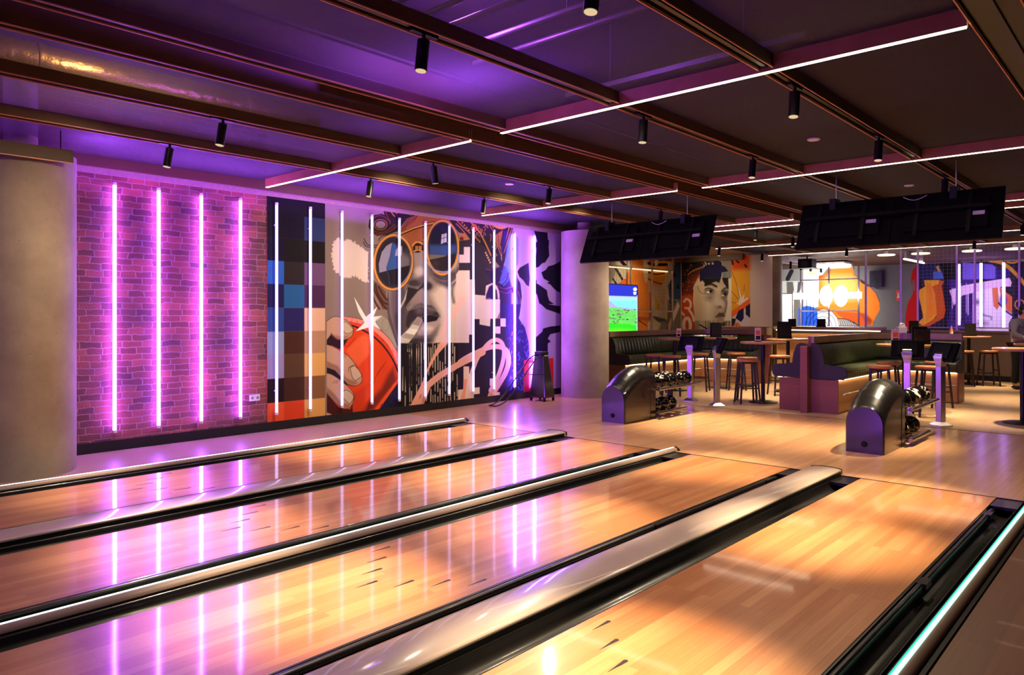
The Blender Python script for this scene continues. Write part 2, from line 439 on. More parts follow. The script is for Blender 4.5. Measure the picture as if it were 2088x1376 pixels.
def paint_mat():
    m, nt, out = newmat('painted_plaster')
    a = N(nt, 'ShaderNodeVertexColor'); a.layer_name = 'paint'
    tc = N(nt, 'ShaderNodeTexCoord'); no = N(nt, 'ShaderNodeTexNoise', Scale=45., Detail=4.); L(nt, tc.outputs['Object'], no.inputs['Vector'])
    p = principled(nt, (1, 1, 1), .75, spec=.2); L(nt, a.outputs['Color'], p.inputs['Base Color'])
    b = N(nt, 'ShaderNodeBump', Strength=.12, Distance=.003); L(nt, no.outputs['Fac'], b.inputs['Height']); L(nt, b.outputs['Normal'], p.inputs['Normal'])
    L(nt, p.outputs[0], out.inputs['Surface']); return m
M['paint'] = paint_mat()

WY = 8.70                                  # face of the long left wall
def mural_main():
    w = Paint((4.87, WY - .012, .115), (1, 0), 900, 440, 6.06, 3.035, gain=.88)
    A = (550, 390, 5.503); B = (550, 620, 5.503); C = (740, 410, 6.254); D = (740, 600, 5.735); E = (930, 430, 6.555); F = (930, 620, 6.255)
    R = w.rng
    w.all((148, 122, 108))
    # pixel blocks
    cols = [4.80, 5.115, 5.42, 5.745]
    rows = [3.3]
    for v in (444.5, 491.8, 536.3, 581.7, 628, 674.5, 719.6, 766, 812.6):
        d = 5.62 * math.cos(SHA) + WY * math.sin(SHA); rows.append(1.5 - (v - 642) * d / 1493)
    rows.append(-.2)
    pal = [[(22, 14, 18), (20, 13, 16), (25, 16, 18)], [(30, 14, 40), (30, 15, 45), (58, 65, 105)], [(32, 14, 48), (32, 22, 24), (37, 26, 24)],
           [(60, 105, 165), (57, 44, 44), (122, 84, 112)], [(42, 32, 74), (50, 102, 142), (88, 48, 82)], [(58, 80, 125), (52, 42, 94), (230, 178, 142)],
           [(152, 152, 166), (87, 50, 34), (192, 142, 107)], [(162, 142, 160), (102, 72, 47), (228, 170, 98)], [(46, 23, 26), (82, 47, 32), (142, 97, 62)],
           [(228, 96, 46), (218, 77, 36), (222, 162, 88)]]
    for r in range(10):
        for c in range(3):
            x0, x1, z0, z1 = cols[c], cols[c + 1], rows[r + 1], rows[r]
            w.poly([sheet(x, WY, z) for x, z in ((x0, z0), (x1, z0), (x1, z1), (x0, z1))], pal[r][c], f=.5, raw=True)
    # white cloud with ragged rim
    w.frame(*A)
    cl = [(770, 530), (830, 560), (880, 545), (960, 585), (1040, 640), (1105, 690), (1100, 1010), (1060, 1000), (1000, 960), (940, 940), (880, 970), (820, 955), (750, 900), (712, 820), (702, 720), (712, 620), (735, 565)]
    w.poly(cl, (222, 190, 170))
    for i in range(len(cl)):
        p, q = cl[i], cl[(i + 1) % len(cl)]
        for t in range(6):
            x = p[0] + (q[0] - p[0]) * t / 6 + R.uniform(-14, 14); y = p[1] + (q[1] - p[1]) * t / 6 + R.uniform(-14, 14)
            w.ell(x, y, R.uniform(5, 13), R.uniform(5, 13), (222, 190, 170))
    # hand and can
    w.frame(*B)
    w.poly([(1190, 190), (1270, 130), (1330, 180), (1440, 420), (1400, 560), (1300, 350)], (168, 150, 130))
    w.ell(1300, 230, 40, 70, (140, 122, 104), ring=5)
    w.poly([(1340, -260), (1430, -100), (1470, 450), (1430, 470), (1330, 180), (1310, 0)], (108, 86, 88))
    w.poly([(815, 140), (930, 150), (1060, 185), (1160, 235), (1270, 315), (1350, 400), (1430, 520), (1470, 640), (1460, 900), (1140, 1290), (640, 1340), (640, 480)], (222, 76, 30))
    w.poly([(860, 520), (1000, 370), (1075, 340), (1130, 380), (1120, 560), (1000, 690), (930, 640)], (240, 112, 66), .75, 6)
    w.poly([(1390, 700), (1430, 860), (1180, 1180), (1020, 1250), (1100, 1100), (1250, 950), (1330, 780)], (84, 34, 30), .8, 10)
    w.poly([(940, 1000), (1090, 900), (1040, 1290), (930, 1290)], (190, 55, 22), .5, 8)
    w.line([(815, 158), (930, 175), (1050, 205), (1150, 258), (1250, 335), (1340, 430), (1405, 540), (1445, 650)], 50, (232, 140, 124))
    w.line([(815, 140), (930, 150), (1060, 182), (1160, 235), (1270, 315), (1360, 410), (1425, 520)], 5, (40, 20, 30))
    for k in range(11):
        t = k / 10; x = 870 + 560 * t; y = 160 + 420 * t ** 1.7
        w.line([(x, y), (x - 12 + 30 * t, y + 26)], 4, (60, 25, 35))
    w.line([(860, 212), (960, 232), (1060, 280), (1150, 335), (1250, 425), (1330, 525), (1400, 640), (1445, 745)], 8, (230, 70, 70))
    w.line([(870, 228), (960, 252), (1060, 300), (1150, 352), (1250, 440), (1330, 540), (1395, 650), (1440, 760)], 19, (46, 26, 44))
    w.line([(960, 380), (890, 460), (850, 480)], 4, (90, 30, 15)); w.line([(1310, 640), (1220, 760), (1160, 900)], 4, (90, 30, 15)); w.line([(1280, 690), (1200, 800)], 4, (90, 30, 15))
    w.poly([(1440, 880), (1470, 860), (1470, 1290), (1150, 1290)], (38, 33, 62)); w.line([(1430, 870), (1300, 1040), (1150, 1240)], 28, (236, 92, 42), smooth=False)
    for k in range(26):
        x = R.uniform(1240, 1440); y = R.uniform(1010, 1210)
        if x + y > 2380: w.line([(x, y), (x + R.uniform(-25, 25), y + R.uniform(-30, 30))], 7, R.choice([(16, 12, 22), (60, 60, 105)]))
    sk, sh, ink = (200, 152, 122), (150, 100, 76), (38, 22, 26)
    w.poly([(640, 1000), (700, 1070), (780, 1160), (900, 1180), (930, 1120), (935, 1290), (640, 1290)], (84, 28, 22))
    w.poly([(640, 1215), (690, 1235), (712, 1262), (690, 1285), (640, 1290)], (200, 150, 120))
    w.poly([(640, 400), (690, 340), (760, 400), (880, 390), (830, 480), (780, 505), (700, 465), (640, 455)], (56, 24, 34))
    f1 = [(640, 190), (700, 148), (760, 138), (820, 160), (885, 200), (935, 265), (940, 300), (918, 360), (865, 392), (800, 400), (735, 372), (688, 322), (640, 400)]
    w.poly(f1, sk); w.line(f1[:12], 6, ink); w.poly([(700, 340), (800, 360), (900, 350), (860, 392), (800, 400), (735, 375)], sh, .7, 5)
    n1 = [(812, 215), (850, 198), (900, 240), (938, 290), (900, 325), (850, 325), (815, 280)]; w.poly(n1, (206, 172, 142)); w.line(n1 + n1[:1], 5, ink)
    w.poly([(640, 700), (740, 735), (830, 850), (960, 930), (800, 890), (700, 800), (640, 775)], (46, 24, 34))
    f2 = [(640, 452), (720, 480), (810, 535), (890, 590), (950, 660), (1000, 740), (1037, 805), (1030, 865), (1000, 903), (940, 917), (870, 892), (800, 810), (735, 740), (640, 705)]
    w.poly(f2, sk); w.line(f2[:12], 6, ink); w.poly([(640, 640), (760, 690), (860, 830), (1000, 880), (940, 915), (870, 890), (735, 740), (640, 705)], sh, .8, 4)
    n2 = [(903, 715), (950, 692), (1000, 740), (1032, 805), (1000, 832), (955, 857), (920, 800)]; w.poly(n2, (206, 172, 142)); w.line(n2 + n2[:1], 6, ink)
    w.line([(885, 760), (890, 710), (960, 680)], 5, ink)
    for dy in (0, 18): w.line([(815, 580 + dy), (858, 570 + dy)], 4, ink)
    f3 = [(640, 772), (700, 792), (790, 850), (860, 910), (920, 970), (948, 1030), (932, 1110), (890, 1163), (830, 1172), (760, 1122), (690, 1052), (640, 990)]
    w.poly(f3, sk); w.line(f3, 6, ink); w.poly([(640, 930), (720, 1000), (800, 1100), (900, 1130), (890, 1163), (830, 1172), (760, 1122), (640, 992)], sh, .8, 4)
    n3 = [(820, 985), (860, 963), (920, 1000), (942, 1050), (900, 1117), (860, 1090), (820, 1040)]; w.poly(n3, (206, 172, 142)); w.line(n3 + n3[:1], 6, ink)
    for dx in (0, 22, 44): w.line([(702 + dx, 890), (735 + dx, 855)], 4, ink)
    w.poly([(942, -95), (1082, 140), (1120, 110), (1208, 30), (1165, 140), (1272, 130), (1185, 195), (1252, 292), (1162, 240), (1157, 640), (1108, 262), (960, 305), (1065, 205), (1000, 90)], (240, 222, 206))
    w.line([(942, -95), (1082, 140)], 4, ink); w.line([(1272, 130), (1190, 192), (1252, 292)], 4, ink); w.line([(960, 305), (1062, 205)], 4, ink)
    # hair
    w.frame(*C); hair = (44, 28, 32); rd = (112, 52, 36); gd = (206, 138, 76)
    w.poly([(240, 45), (770, 110), (700, 175), (560, 225), (490, 320), (440, 385), (330, 425), (180, 445), (110, 405), (70, 330), (80, 240), (130, 180), (240, 160), (275, 175)], hair)
    w.ell(225, 300, 62, 46, (148, 122, 108)); w.ell(225, 300, 82, 66, (150, 92, 64), ring=12)
    for q in ([(110, 250), (170, 195), (250, 190), (330, 250), (350, 290)], [(110, 400), (220, 425), (350, 380), (440, 310)], [(120, 370), (230, 400), (330, 360), (400, 300)], [(290, 80), (300, 170), (350, 260)], [(600, 180), (700, 150), (740, 120)]):
        w.line(q, 15, rd)
    for q in ([(345, 65), (355, 130), (405, 195)], [(400, 70), (415, 120), (430, 160)]): w.line(q, 9, gd)
    for q in ([(5, 520), (50, 580), (170, 590)], [(15, 480), (70, 560), (200, 560)], [(200, 500), (240, 450), (330, 430)]): w.line(q, 11, hair)
    w.poly([(100, 980), (180, 1040), (290, 1150), (310, 1380), (250, 1380), (170, 1200), (110, 1100)], (120, 84, 66))
    for q in ([(120, 1010), (150, 1150), (230, 1290), (300, 1376)], [(160, 1060), (190, 1180), (260, 1290), (310, 1310)], [(110, 1100), (140, 1250), (210, 1376)], [(200, 1090), (260, 1200), (310, 1260)]): w.line(q, 22, hair); w.line(q, 8, rd)
    # forehead
    w.poly([(770, 108), (960, 135), (1090, 250), (1080, 420), (800, 660), (640, 660), (560, 480), (490, 430), (480, 360), (560, 240), (680, 175)], (164, 92, 56))
    w.poly([(480, 360), (560, 240), (700, 170), (660, 260), (560, 330), (500, 420)], (126, 66, 42), .8, 5)
    w.line([(500, 350), (550, 250), (600, 220)], 6, ink); w.line([(540, 340), (580, 260)], 6, ink); w.line([(660, 240), (700, 180)], 6, ink)
    w.line([(480, 418), (640, 350), (780, 308), (905, 278)], 40, ink, smooth=False); w.line([(485, 412), (640, 345), (780, 303), (905, 278)], 20, gd, smooth=False)
    # face
    w.frame(0, 0, 1)
    w.poly([(792, 590), (815, 575), (835, 525), (850, 510), (870, 508), (905, 535), (935, 545), (962, 560), (985, 590), (993, 702), (934, 702), (812, 702), (806, 680), (795, 640)], (156, 130, 120))
    w.poly([(905, 570), (930, 560), (985, 560), (1000, 705), (880, 705), (895, 640), (880, 600)], (214, 182, 162), 1, 14)
    w.poly([(945, 560), (1005, 545), (1010, 703), (934, 703)], (218, 188, 172), 1, 6)
    w.ell(815, 625, 18, 60, (84, 66, 72), .9, 16); w.ell(808, 600, 10, 40, (116, 92, 98), .6, 6); w.ell(822, 665, 16, 40, (80, 62, 66), .8, 14)
    w.ell(852, 545, 14, 26, (160, 134, 124), .8, 10); w.ell(838, 545, 6, 24, (70, 56, 60), .7, 8); w.ell(876, 540, 7, 26, (120, 98, 98), .7, 8)
    w.ell(855, 553, 9, 9, (206, 178, 162), .8, 8)
    w.ell(846, 577, 16, 9, (62, 46, 54), .95, 9); w.ell(872, 583, 10, 9, (52, 38, 46), .95, 6); w.ell(862, 572, 10, 9, (104, 84, 86), .8, 7)
    w.frame(*C)
    w.poly([(570, 1090), (700, 1120), (780, 1040), (770, 1100), (700, 1150), (640, 1225), (530, 1360), (540, 1250)], (52, 40, 46), 1, 3)
    w.poly([(565, 1130), (545, 1250), (480, 1376), (455, 1376), (520, 1260)], (196, 174, 158), 1, 2)
    w.poly([(840, 800), (900, 900), (1000, 940), (1190, 880), (1215, 960), (1150, 1070), (1080, 1115), (980, 1070), (900, 1000), (860, 900)], (84, 64, 72), .95, 9)
    w.line([(900, 960), (980, 1010), (1080, 1020)], 12, (140, 116, 112), .7, 4); w.line([(1215, 860), (1205, 980), (1150, 1080), (1140, 1180), (1160, 1290)], 34, (74, 58, 62), .9, 6)
    w.line([(1190, 1000), (1130, 1050)], 14, (200, 176, 160), .8, 3)
    # lenses
    for (cx, cy, rx, ry, rot) in ((388, 780, 236, 338, .05), (1016, 592, 196, 334, 0.)):
        w.ell(cx, cy, rx + 26, ry + 26, (40, 24, 26), ang=rot); w.ell(cx, cy, rx + 6, ry + 8, (218, 146, 78), ang=rot, ring=26)
        w.ell(cx, cy, rx - 12, ry - 12, (120, 78, 48), ang=rot, ring=9)
        w.ell(cx, cy, rx - 20, ry - 20, (48, 38, 50), ang=rot); w.ell(cx, cy, rx - 34, ry - 34, (70, 60, 72), ang=rot, ring=7)
    w.line([(600, 660), (625, 760), (600, 900), (540, 1000), (470, 1080)], 12, (150, 128, 134)); w.line([(820, 780), (900, 870), (1030, 905), (1150, 860), (1210, 760), (1215, 640)], 16, (170, 150, 166))
    w.line([(1190, 400), (1215, 480), (1222, 560)], 14, (206, 138, 76))
    w.poly([(372, 530), (345, 700), (300, 850), (303, 888), (210, 912), (202, 800), (240, 650), (300, 570)], (156, 140, 156))
    w.poly([(378, 530), (430, 560), (460, 640), (440, 862), (310, 888), (300, 835), (350, 690)], (64, 90, 134), 1, 3); w.poly([(430, 560), (560, 620), (600, 700), (592, 818), (440, 862), (455, 640)], (120, 104, 106), 1, 6)
    w.poly([(400, 480), (520, 530), (590, 640), (600, 720), (480, 640), (430, 560)], (44, 34, 46), .9, 12)
    w.poly([(310, 890), (592, 822), (560, 960), (470, 1060), (345, 1060), (330, 960)], (42, 28, 36)); w.line([(305, 890), (330, 960), (340, 1060)], 7, (70, 84, 112))
    w.poly([(418, 630), (445, 590), (500, 572), (495, 690), (410, 700)], (188, 164, 172), .9)
    w.ell(1016, 470, 160, 190, (36, 28, 62), 1, 8); w.poly([(850, 560), (1190, 560), (1195, 650), (1070, 690), (850, 690)], (66, 84, 134), .95, 8)
    w.poly([(850, 680), (1060, 690), (1050, 712), (848, 748)], (124, 108, 100)); w.poly([(846, 750), (1190, 672), (1170, 780), (1090, 860), (960, 860), (880, 810)], (50, 34, 42)); w.ell(920, 800, 45, 45, (84, 62, 64), .6, 14)
    w.poly([(1005, 425), (1068, 408), (1068, 520), (995, 545)], (196, 176, 196)); w.line([(1000, 478), (1068, 460)], 8, (48, 38, 80)); w.line([(1036, 416), (1030, 535)], 6, (48, 38, 80))
    w.poly([(640, 530), (700, 500), (760, 520), (775, 640), (700, 660), (640, 650)], ink); w.line([(635, 565), (665, 530), (710, 520), (760, 545)], 24, gd); w.line([(650, 640), (705, 622), (765, 645)], 18, gd); w.poly([(668, 572), (750, 572), (750, 618), (668, 624)], (174, 112, 64)); w.line([(705, 575), (705, 620)], 8, ink)
    # mouth
    w.frame(*D)
    w.ell(690, 300, 220, 200, (110, 90, 88), .6, 22)
    w.poly([(500, 370), (508, 270), (535, 190), (600, 130), (680, 105), (720, 125), (800, 130), (860, 180), (907, 265), (860, 262), (760, 235), (700, 262), (640, 268), (560, 340), (535, 395)], (62, 48, 54), 1, 4)
    for k in range(26):
        x = 530 + k * 13.5; y = 150 + abs(k - 11) * 4; w.line([(x, y), (x - 18 + k * 1.4, y - 46 + k)], 3, (220, 196, 178), .6)
    w.ell(660, 190, 46, 40, (126, 104, 102), .5, 10); w.ell(790, 190, 50, 34, (120, 98, 98), .5, 9)
    w.poly([(690, 268), (780, 240), (890, 265), (855, 312), (740, 332), (700, 320)], (34, 22, 30))
    w.poly([(640, 440), (700, 345), (760, 330), (860, 312), (902, 300), (850, 400), (790, 470), (700, 485), (640, 480)], (176, 146, 136), 1, 3); w.ell(760, 400, 60, 26, (214, 188, 172), .8, 8)
    w.ell(690, 540, 130, 52, (62, 48, 54), .95, 14); w.ell(590, 560, 60, 40, (60, 46, 52), .9, 8); w.poly([(840, 420), (900, 350), (870, 480), (800, 560), (760, 570), (780, 490)], (90, 72, 74), .7, 8)
    w.poly([(640, 262), (697, 300), (640, 425), (530, 575), (418, 565), (440, 495), (545, 390)], (204, 184, 164)); w.poly([(640, 262), (697, 300), (660, 372), (575, 350)], (148, 124, 116), .9, 3); w.poly([(552, 400), (640, 410), (602, 475), (495, 452)], (228, 210, 190)); w.poly([(495, 452), (602, 475), (560, 530), (450, 500)], (160, 138, 124), .8, 3)
    # dark blocks and pale blocks round the ear
    w.frame(*E); dk = (60, 44, 58); pl = (222, 182, 188)
    w.poly([(40, 790), (255, 790), (255, 1120), (480, 1120), (480, 1376), (0, 1376), (0, 850)], (222, 186, 176), 1, 1.5)
    w.poly([(40, 400), (170, 380), (390, 400), (480, 600), (490, 960), (400, 1000), (388, 1132), (252, 1120), (248, 920), (182, 915), (182, 795), (38, 795)], dk)
    w.poly([(104, 482), (186, 482), (186, 692), (42, 692), (42, 584), (104, 584)], pl)
    # crown
    w.frame(*E)
    w.poly([(0, 50), (790, 150), (750, 260), (640, 725), (600, 765), (500, 640), (420, 520), (300, 420), (180, 385), (0, 140)], (50, 32, 38))
    w.frame(*C); w.poly([(955, 138), (1640, 215), (1640, 560), (1560, 520), (1400, 480), (1330, 420), (1220, 400), (1100, 240), (1030, 200)], (50, 32, 38)); w.frame(*E)
    w.poly([(45, 305), (120, 298), (150, 390), (60, 390)], (190, 110, 80)); w.ell(75, 370, 26, 24, (120, 24, 34))
    gl = (184, 122, 62)
    for q, t in (([(125, 60), (220, 175), (330, 310), (465, 590)], 17), ([(0, 120), (90, 210), (190, 300)], 10), ([(0, 170), (80, 250), (180, 380)], 9), ([(390, 95), (470, 230), (590, 470), (610, 660)], 9), ([(430, 100), (500, 230)], 8), ([(735, 145), (680, 320), (620, 520), (605, 640)], 12), ([(780, 150), (720, 300), (640, 560)], 7), ([(760, 440), (700, 610), (640, 715)], 10), ([(500, 320), (560, 480), (600, 600)], 7)):
        w.line(q, t, gl)
    w.line([(455, 110), (510, 185), (590, 222), (670, 205), (735, 140)], 42, (196, 138, 68)); w.line([(490, 110), (545, 170), (610, 190), (690, 140)], 14, (60, 34, 30))
    w.poly([(515, 330), (625, 255), (575, 540)], (168, 100, 62)); w.line([(560, 300), (575, 500)], 5, (60, 30, 20)); w.poly([(640, 262), (695, 262), (612, 590), (600, 520)], (48, 22, 92))
    for k in range(16):
        x = R.uniform(240, 470); y = R.uniform(90, 330) + (x - 240) * .3
        w.line([(x, y), (x + R.uniform(-26, 26), y + R.uniform(8, 30)), (x + R.uniform(-30, 30), y + R.uniform(30, 55))], 6, gl)
    w.ell(240, 228, 36, 48, (200, 112, 60), ring=10); w.ell(240, 228, 22, 32, (206, 42, 40))
    for k in range(6): w.ell(25 + k * 29, 92 + k * 33, 10, 12, gl)
    for k in range(5): w.ell(235 + k * 20, 325 + k * 21, 9, 11, gl)
    for k in range(5): w.ell(396 + k * 15, 560 + k * 32, 11, 13, (214, 150, 110))
    for q in ([(520, 440), (545, 480), (520, 520)], [(520, 560), (548, 590), (515, 610)]): w.line(q, 8, gl)
    # dark hair with blue glints, shoulder
    w.poly([(380, 790), (520, 760), (640, 735), (760, 790), (865, 980), (880, 1150), (830, 1376), (590, 1376), (580, 1240), (560, 1100), (490, 960)], (52, 28, 66))
    w.poly([(690, 420), (745, 300), (800, 330), (830, 380), (812, 1040), (745, 1010), (700, 860), (650, 735)], (104, 122, 206), .9, 3)
    w.poly([(640, 740), (700, 820), (700, 930), (640, 1000), (580, 960)], (88, 100, 196), 1, 3)
    for q in ([(640, 760), (690, 850), (600, 930)], [(600, 800), (660, 870), (560, 960)], [(400, 780), (500, 790), (560, 750)], [(520, 980), (640, 1040), (760, 1020), (850, 1130), (830, 1376)], [(560, 1060), (680, 1100), (740, 1060)], [(800, 1040), (860, 1180), (850, 1340)]):
        w.line(q, 9, (122, 60, 96))
    for q in ([(600, 760), (560, 860), (520, 900)], [(700, 830), (670, 930), (600, 1000)]): w.line(q, 12, (44, 24, 54))
    w.poly([(740, 1090), (810, 1100), (830, 1250), (790, 1376), (740, 1376)], (112, 118, 200), .8, 4)
    w.ell(485, 1140, 95, 172, (216, 170, 176)); w.poly([(395, 1225), (400, 1120), (440, 1010), (490, 980), (500, 1240)], (52, 22, 88), 1, 1.5); w.poly([(490, 1000), (545, 1060), (568, 1240), (490, 1240)], (68, 44, 66)); w.ell(440, 1240, 45, 70, (150, 120, 176), .8, 6); w.poly([(500, 1242), (582, 1242), (560, 1376), (500, 1376)], pl)
    # lower dark field
    w.frame(*F); dd = (48, 28, 50)
    w.poly([(0, -60), (560, -60), (558, 100), (520, 180), (300, 192), (160, 500), (0, 500)], (222, 186, 182), 1, 1.5)
    w.poly([(560, 0), (840, 0), (800, 180), (880, 300), (925, 480), (935, 640), (860, 900), (860, 1200), (620, 1240), (560, 800)], (44, 26, 84))
    w.poly([(22, 492), (165, 492), (165, 388), (232, 388), (232, 190), (300, 190), (300, 258), (432, 283), (437, 186), (632, 184), (632, 380), (700, 560), (650, 900), (640, 1240), (-260, 1340), (-260, 492)], dd)
    w.poly([(566, 183), (632, 183), (632, 286), (566, 284)], pl); w.poly([(500, 285), (564, 285), (564, 376), (500, 374)], pl)
    for k in range(190):
        x = R.uniform(650, 930); y = R.uniform(250, 1180)
        if abs(x - 790) < 150 and not (x > 860 and y > 700): w.line([(x, y), (x + R.uniform(-22, 30), y - R.uniform(15, 45))], R.uniform(4, 9), R.choice([(92, 84, 176), (70, 58, 140), (24, 10, 44), (24, 10, 44), (120, 110, 200)]))
    pk = (230, 160, 146)
    w.line([(-20, 790), (120, 690), (280, 610), (420, 552), (560, 545), (645, 600), (668, 720), (640, 850), (560, 1000), (430, 1200)], 62, (228, 164, 168))
    w.line([(205, 860), (270, 690), (360, 560), (440, 480), (520, 455), (585, 500), (612, 610), (590, 760), (530, 930), (440, 1100)], 52, (228, 164, 168))
    w.poly([(430, 950), (495, 945), (495, 1040), (430, 1040)], pl); w.poly([(470, 1125), (556, 1122), (556, 1200), (440, 1210)], (226, 186, 164))
    w.poly([(420, 1120), (480, 1150), (450, 1215), (385, 1222)], (224, 150, 124))
    cr = (228, 190, 164)
    w.poly([(95, 795), (165, 795), (168, 880), (235, 880), (235, 1065), (300, 1058), (300, 1140), (225, 1150), (225, 1243), (5, 1270), (5, 1097), (95, 1085)], cr); w.poly([(95, 960), (140, 950), (110, 1250), (40, 1262), (90, 1100)], (232, 152, 120))
    # bar stripes and pink diagonals
    w.frame(*D)
    w.poly([(428, 575), (1112, 570), (1112, 1300), (410, 1390)], (34, 23, 25))
    x = 436
    while x < 1108:
        ww = R.uniform(7, 12); y = 575 + R.uniform(0, 60) * (R.random() < .5)
        while y < 1320:
            h = R.uniform(60, 330); dens = .75 if x > 740 else .55
            if R.random() < dens: w.line([(x, y), (x + R.uniform(-2, 2), min(y + h, 1330))], ww, (196, 166, 140), smooth=False)
            y += h + R.uniform(15, 70)
        x += R.uniform(22, 33)
    w.ell(560, 900, 110, 180, (34, 23, 25), .9, 14); w.ell(560, 610, 110, 40, (34, 23, 25), .85, 8)
    w.line([(690, 1130), (860, 980), (990, 895), (1120, 820), (1270, 745), (1400, 680)], 70, (226, 160, 140))
    w.poly([(530, 1345), (690, 1040), (780, 800), (900, 560), (1000, 560), (860, 720), (760, 900), (700, 1100), (650, 1240), (720, 1120), (800, 1060), (690, 1340)], (224, 156, 126))
    w.line([(950, 560), (940, 470), (990, 330), (1080, 190), (1160, 60)], 70, (236, 172, 154), .6, 8)
    # purple wall with black patches on the right end
    w.frame(*E)
    w.poly([(800, 150), (1400, 200), (1400, 1400), (850, 1400), (880, 1150), (860, 960), (780, 800), (835, 700), (835, 360), (760, 260)], (176, 142, 160), 1, 1)
    bk = (26, 10, 34)
    for q in ([(918, 165), (1080, 180), (1130, 232), (1220, 260), (1228, 380), (1243, 400), (1238, 480), (1246, 600), (1190, 690), (1150, 700), (1100, 752), (1050, 760), (1040, 640), (1070, 580), (1072, 500), (1050, 430), (1085, 410), (1062, 330), (1040, 262), (932, 212)],
              [(818, 812), (850, 760), (900, 730), (970, 690), (985, 900), (975, 1012), (940, 990), (900, 930), (845, 880)],
              [(1138, 822), (1200, 785), (1230, 740), (1300, 722), (1400, 670), (1400, 1100), (1330, 1060), (1300, 1030), (1260, 985), (1215, 962), (1245, 945), (1170, 905)],
              [(1040, 905), (1080, 930), (1075, 965), (1130, 1000), (1215, 1060), (1225, 1130), (1245, 1200), (1400, 1300), (1400, 1390), (1200, 1312), (1110, 1232), (1085, 1130), (1042, 1050)]):
        w.poly(q, bk)
    w.frame(*F); w.poly([(840, 0), (1400, 0), (1400, 1240), (860, 1240), (935, 640), (925, 480), (880, 300), (800, 180)], (176, 142, 160), 1, 1)
    w.poly([(1060, -20), (1400, 40), (1400, 150), (1150, 65)], bk)
    w.poly([(1008, 430), (1100, 350), (1110, 310), (1200, 285), (1400, 262), (1400, 345), (1280, 365), (1200, 385), (1170, 440), (1210, 478), (1170, 500), (1170, 690), (1010, 690)], bk)
    w.poly([(865, 715), (1080, 700), (1080, 1150), (870, 1160)], (206, 44, 40)); w.poly([(900, 1150), (985, 1085), (985, 1160)], (228, 190, 164)); w.poly([(930, 760), (990, 740), (1000, 1040), (930, 1075)], (236, 170, 200), .9)
    w.poly([(1165, 692), (1242, 685), (1242, 1120), (1165, 1125)], (206, 44, 40)); w.line([(1150, 660), (1170, 860), (1195, 1010)], 26, (232, 170, 190), smooth=False)
    # taupe margin at the top edge
    w.frame(0, 0, 1); w.poly([(671, 380), (780, 380), (780, 417), (860, 424), (1050, 452), (1050, 446), (1140, 470), (1140, 440), (900, 400)], (132, 108, 96))
    w.poly([(1047, 450), (1145, 463), (1145, 440), (1047, 430)], (140, 112, 110))
    return w.build('graffiti_mural', (0, .011, 0), M['paint'])

def mural_side():
    w = Paint((13.2, 10.85 - .012, .3), (1, 0), 420, 230, 6.18, 2.85, gain=1.)
    G = (1240, 500, 7.244); w.frame(*G); w.all((206, 180, 152)); R = w.rng
    w.poly([(-900, 100), (0, 200), (40, 420), (0, 600), (-900, 700)], (160, 140, 130))
    w.poly([(0, 230), (100, 230), (150, 330), (60, 520), (20, 580), (-60, 400)], (140, 124, 118), .8, 4)
    w.line([(110, 340), (160, 420), (225, 530)], 36, (36, 22, 22), smooth=False); w.line([(70, 495), (125, 575)], 26, (36, 22, 22)); w.line([(200, 240), (250, 300)], 50, (30, 18, 22))
    w.poly([(240, 490), (150, 570), (230, 620), (300, 640), (285, 500)], (228, 108, 40))
    w.poly([(330, 215), (600, 215), (590, 1300), (300, 1300), (285, 420), (330, 330)], (232, 132, 34)); w.line([(440, 1100), (570, 1190)], 18, (130, 60, 24))
    w.poly([(520, 215), (600, 215), (600, 330), (575, 560), (545, 540), (520, 380)], (232, 205, 170))
    w.poly([(600, 205), (870, 212), (862, 430), (825, 530), (745, 612), (680, 590), (600, 505)], (232, 150, 48))
    for q, t in (([(600, 265), (700, 285), (860, 285)], 44), ([(600, 400), (700, 425), (830, 415)], 26), ([(600, 498), (680, 540), (790, 572)], 18), ([(620, 230), (800, 225)], 16)): w.line(q, t, (30, 18, 20))
    w.poly([(690, 210), (745, 210), (735, 290), (700, 315), (685, 280)], (222, 196, 168))
    w.poly([(598, 690), (640, 700), (652, 760), (648, 960), (600, 985)], (222, 112, 32)); w.poly([(690, 715), (735, 830), (765, 890), (755, 962), (700, 955)], (206, 156, 60)); w.poly([(760, 800), (828, 835), (800, 880)], (206, 156, 60))
    w.poly([(598, 990), (640, 1000), (620, 1120), (598, 1110)], (200, 80, 30))
    w.poly([(980, 220), (1075, 225), (1075, 810), (905, 795), (880, 600), (950, 470)], (52, 68, 98))
    for q in ([(908, 640), (940, 560), (968, 640)], [(1000, 640), (1028, 555), (1060, 640)], [(955, 470), (985, 395), (1010, 470)]): w.poly(q, (22, 18, 30))
    w.poly([(880, 215), (975, 230), (965, 400), (890, 570)], (208, 180, 156))
    w.poly([(880, 800), (1075, 810), (1075, 1300), (870, 1300)], (120, 100, 88)); w.poly([(880, 1180), (1030, 830), (1060, 900), (900, 1290)], (196, 170, 146)); w.poly([(900, 800), (1000, 810), (940, 980)], (62, 66, 84))
    w.poly([(640, 1035), (840, 1088), (885, 1150), (800, 1165), (700, 1105)], (78, 84, 100)); w.poly([(725, 1300), (800, 1120), (885, 1150), (875, 1300)], (128, 118, 112))
    return w.build('fruit_mural', (0, .011, 0), M['paint'])

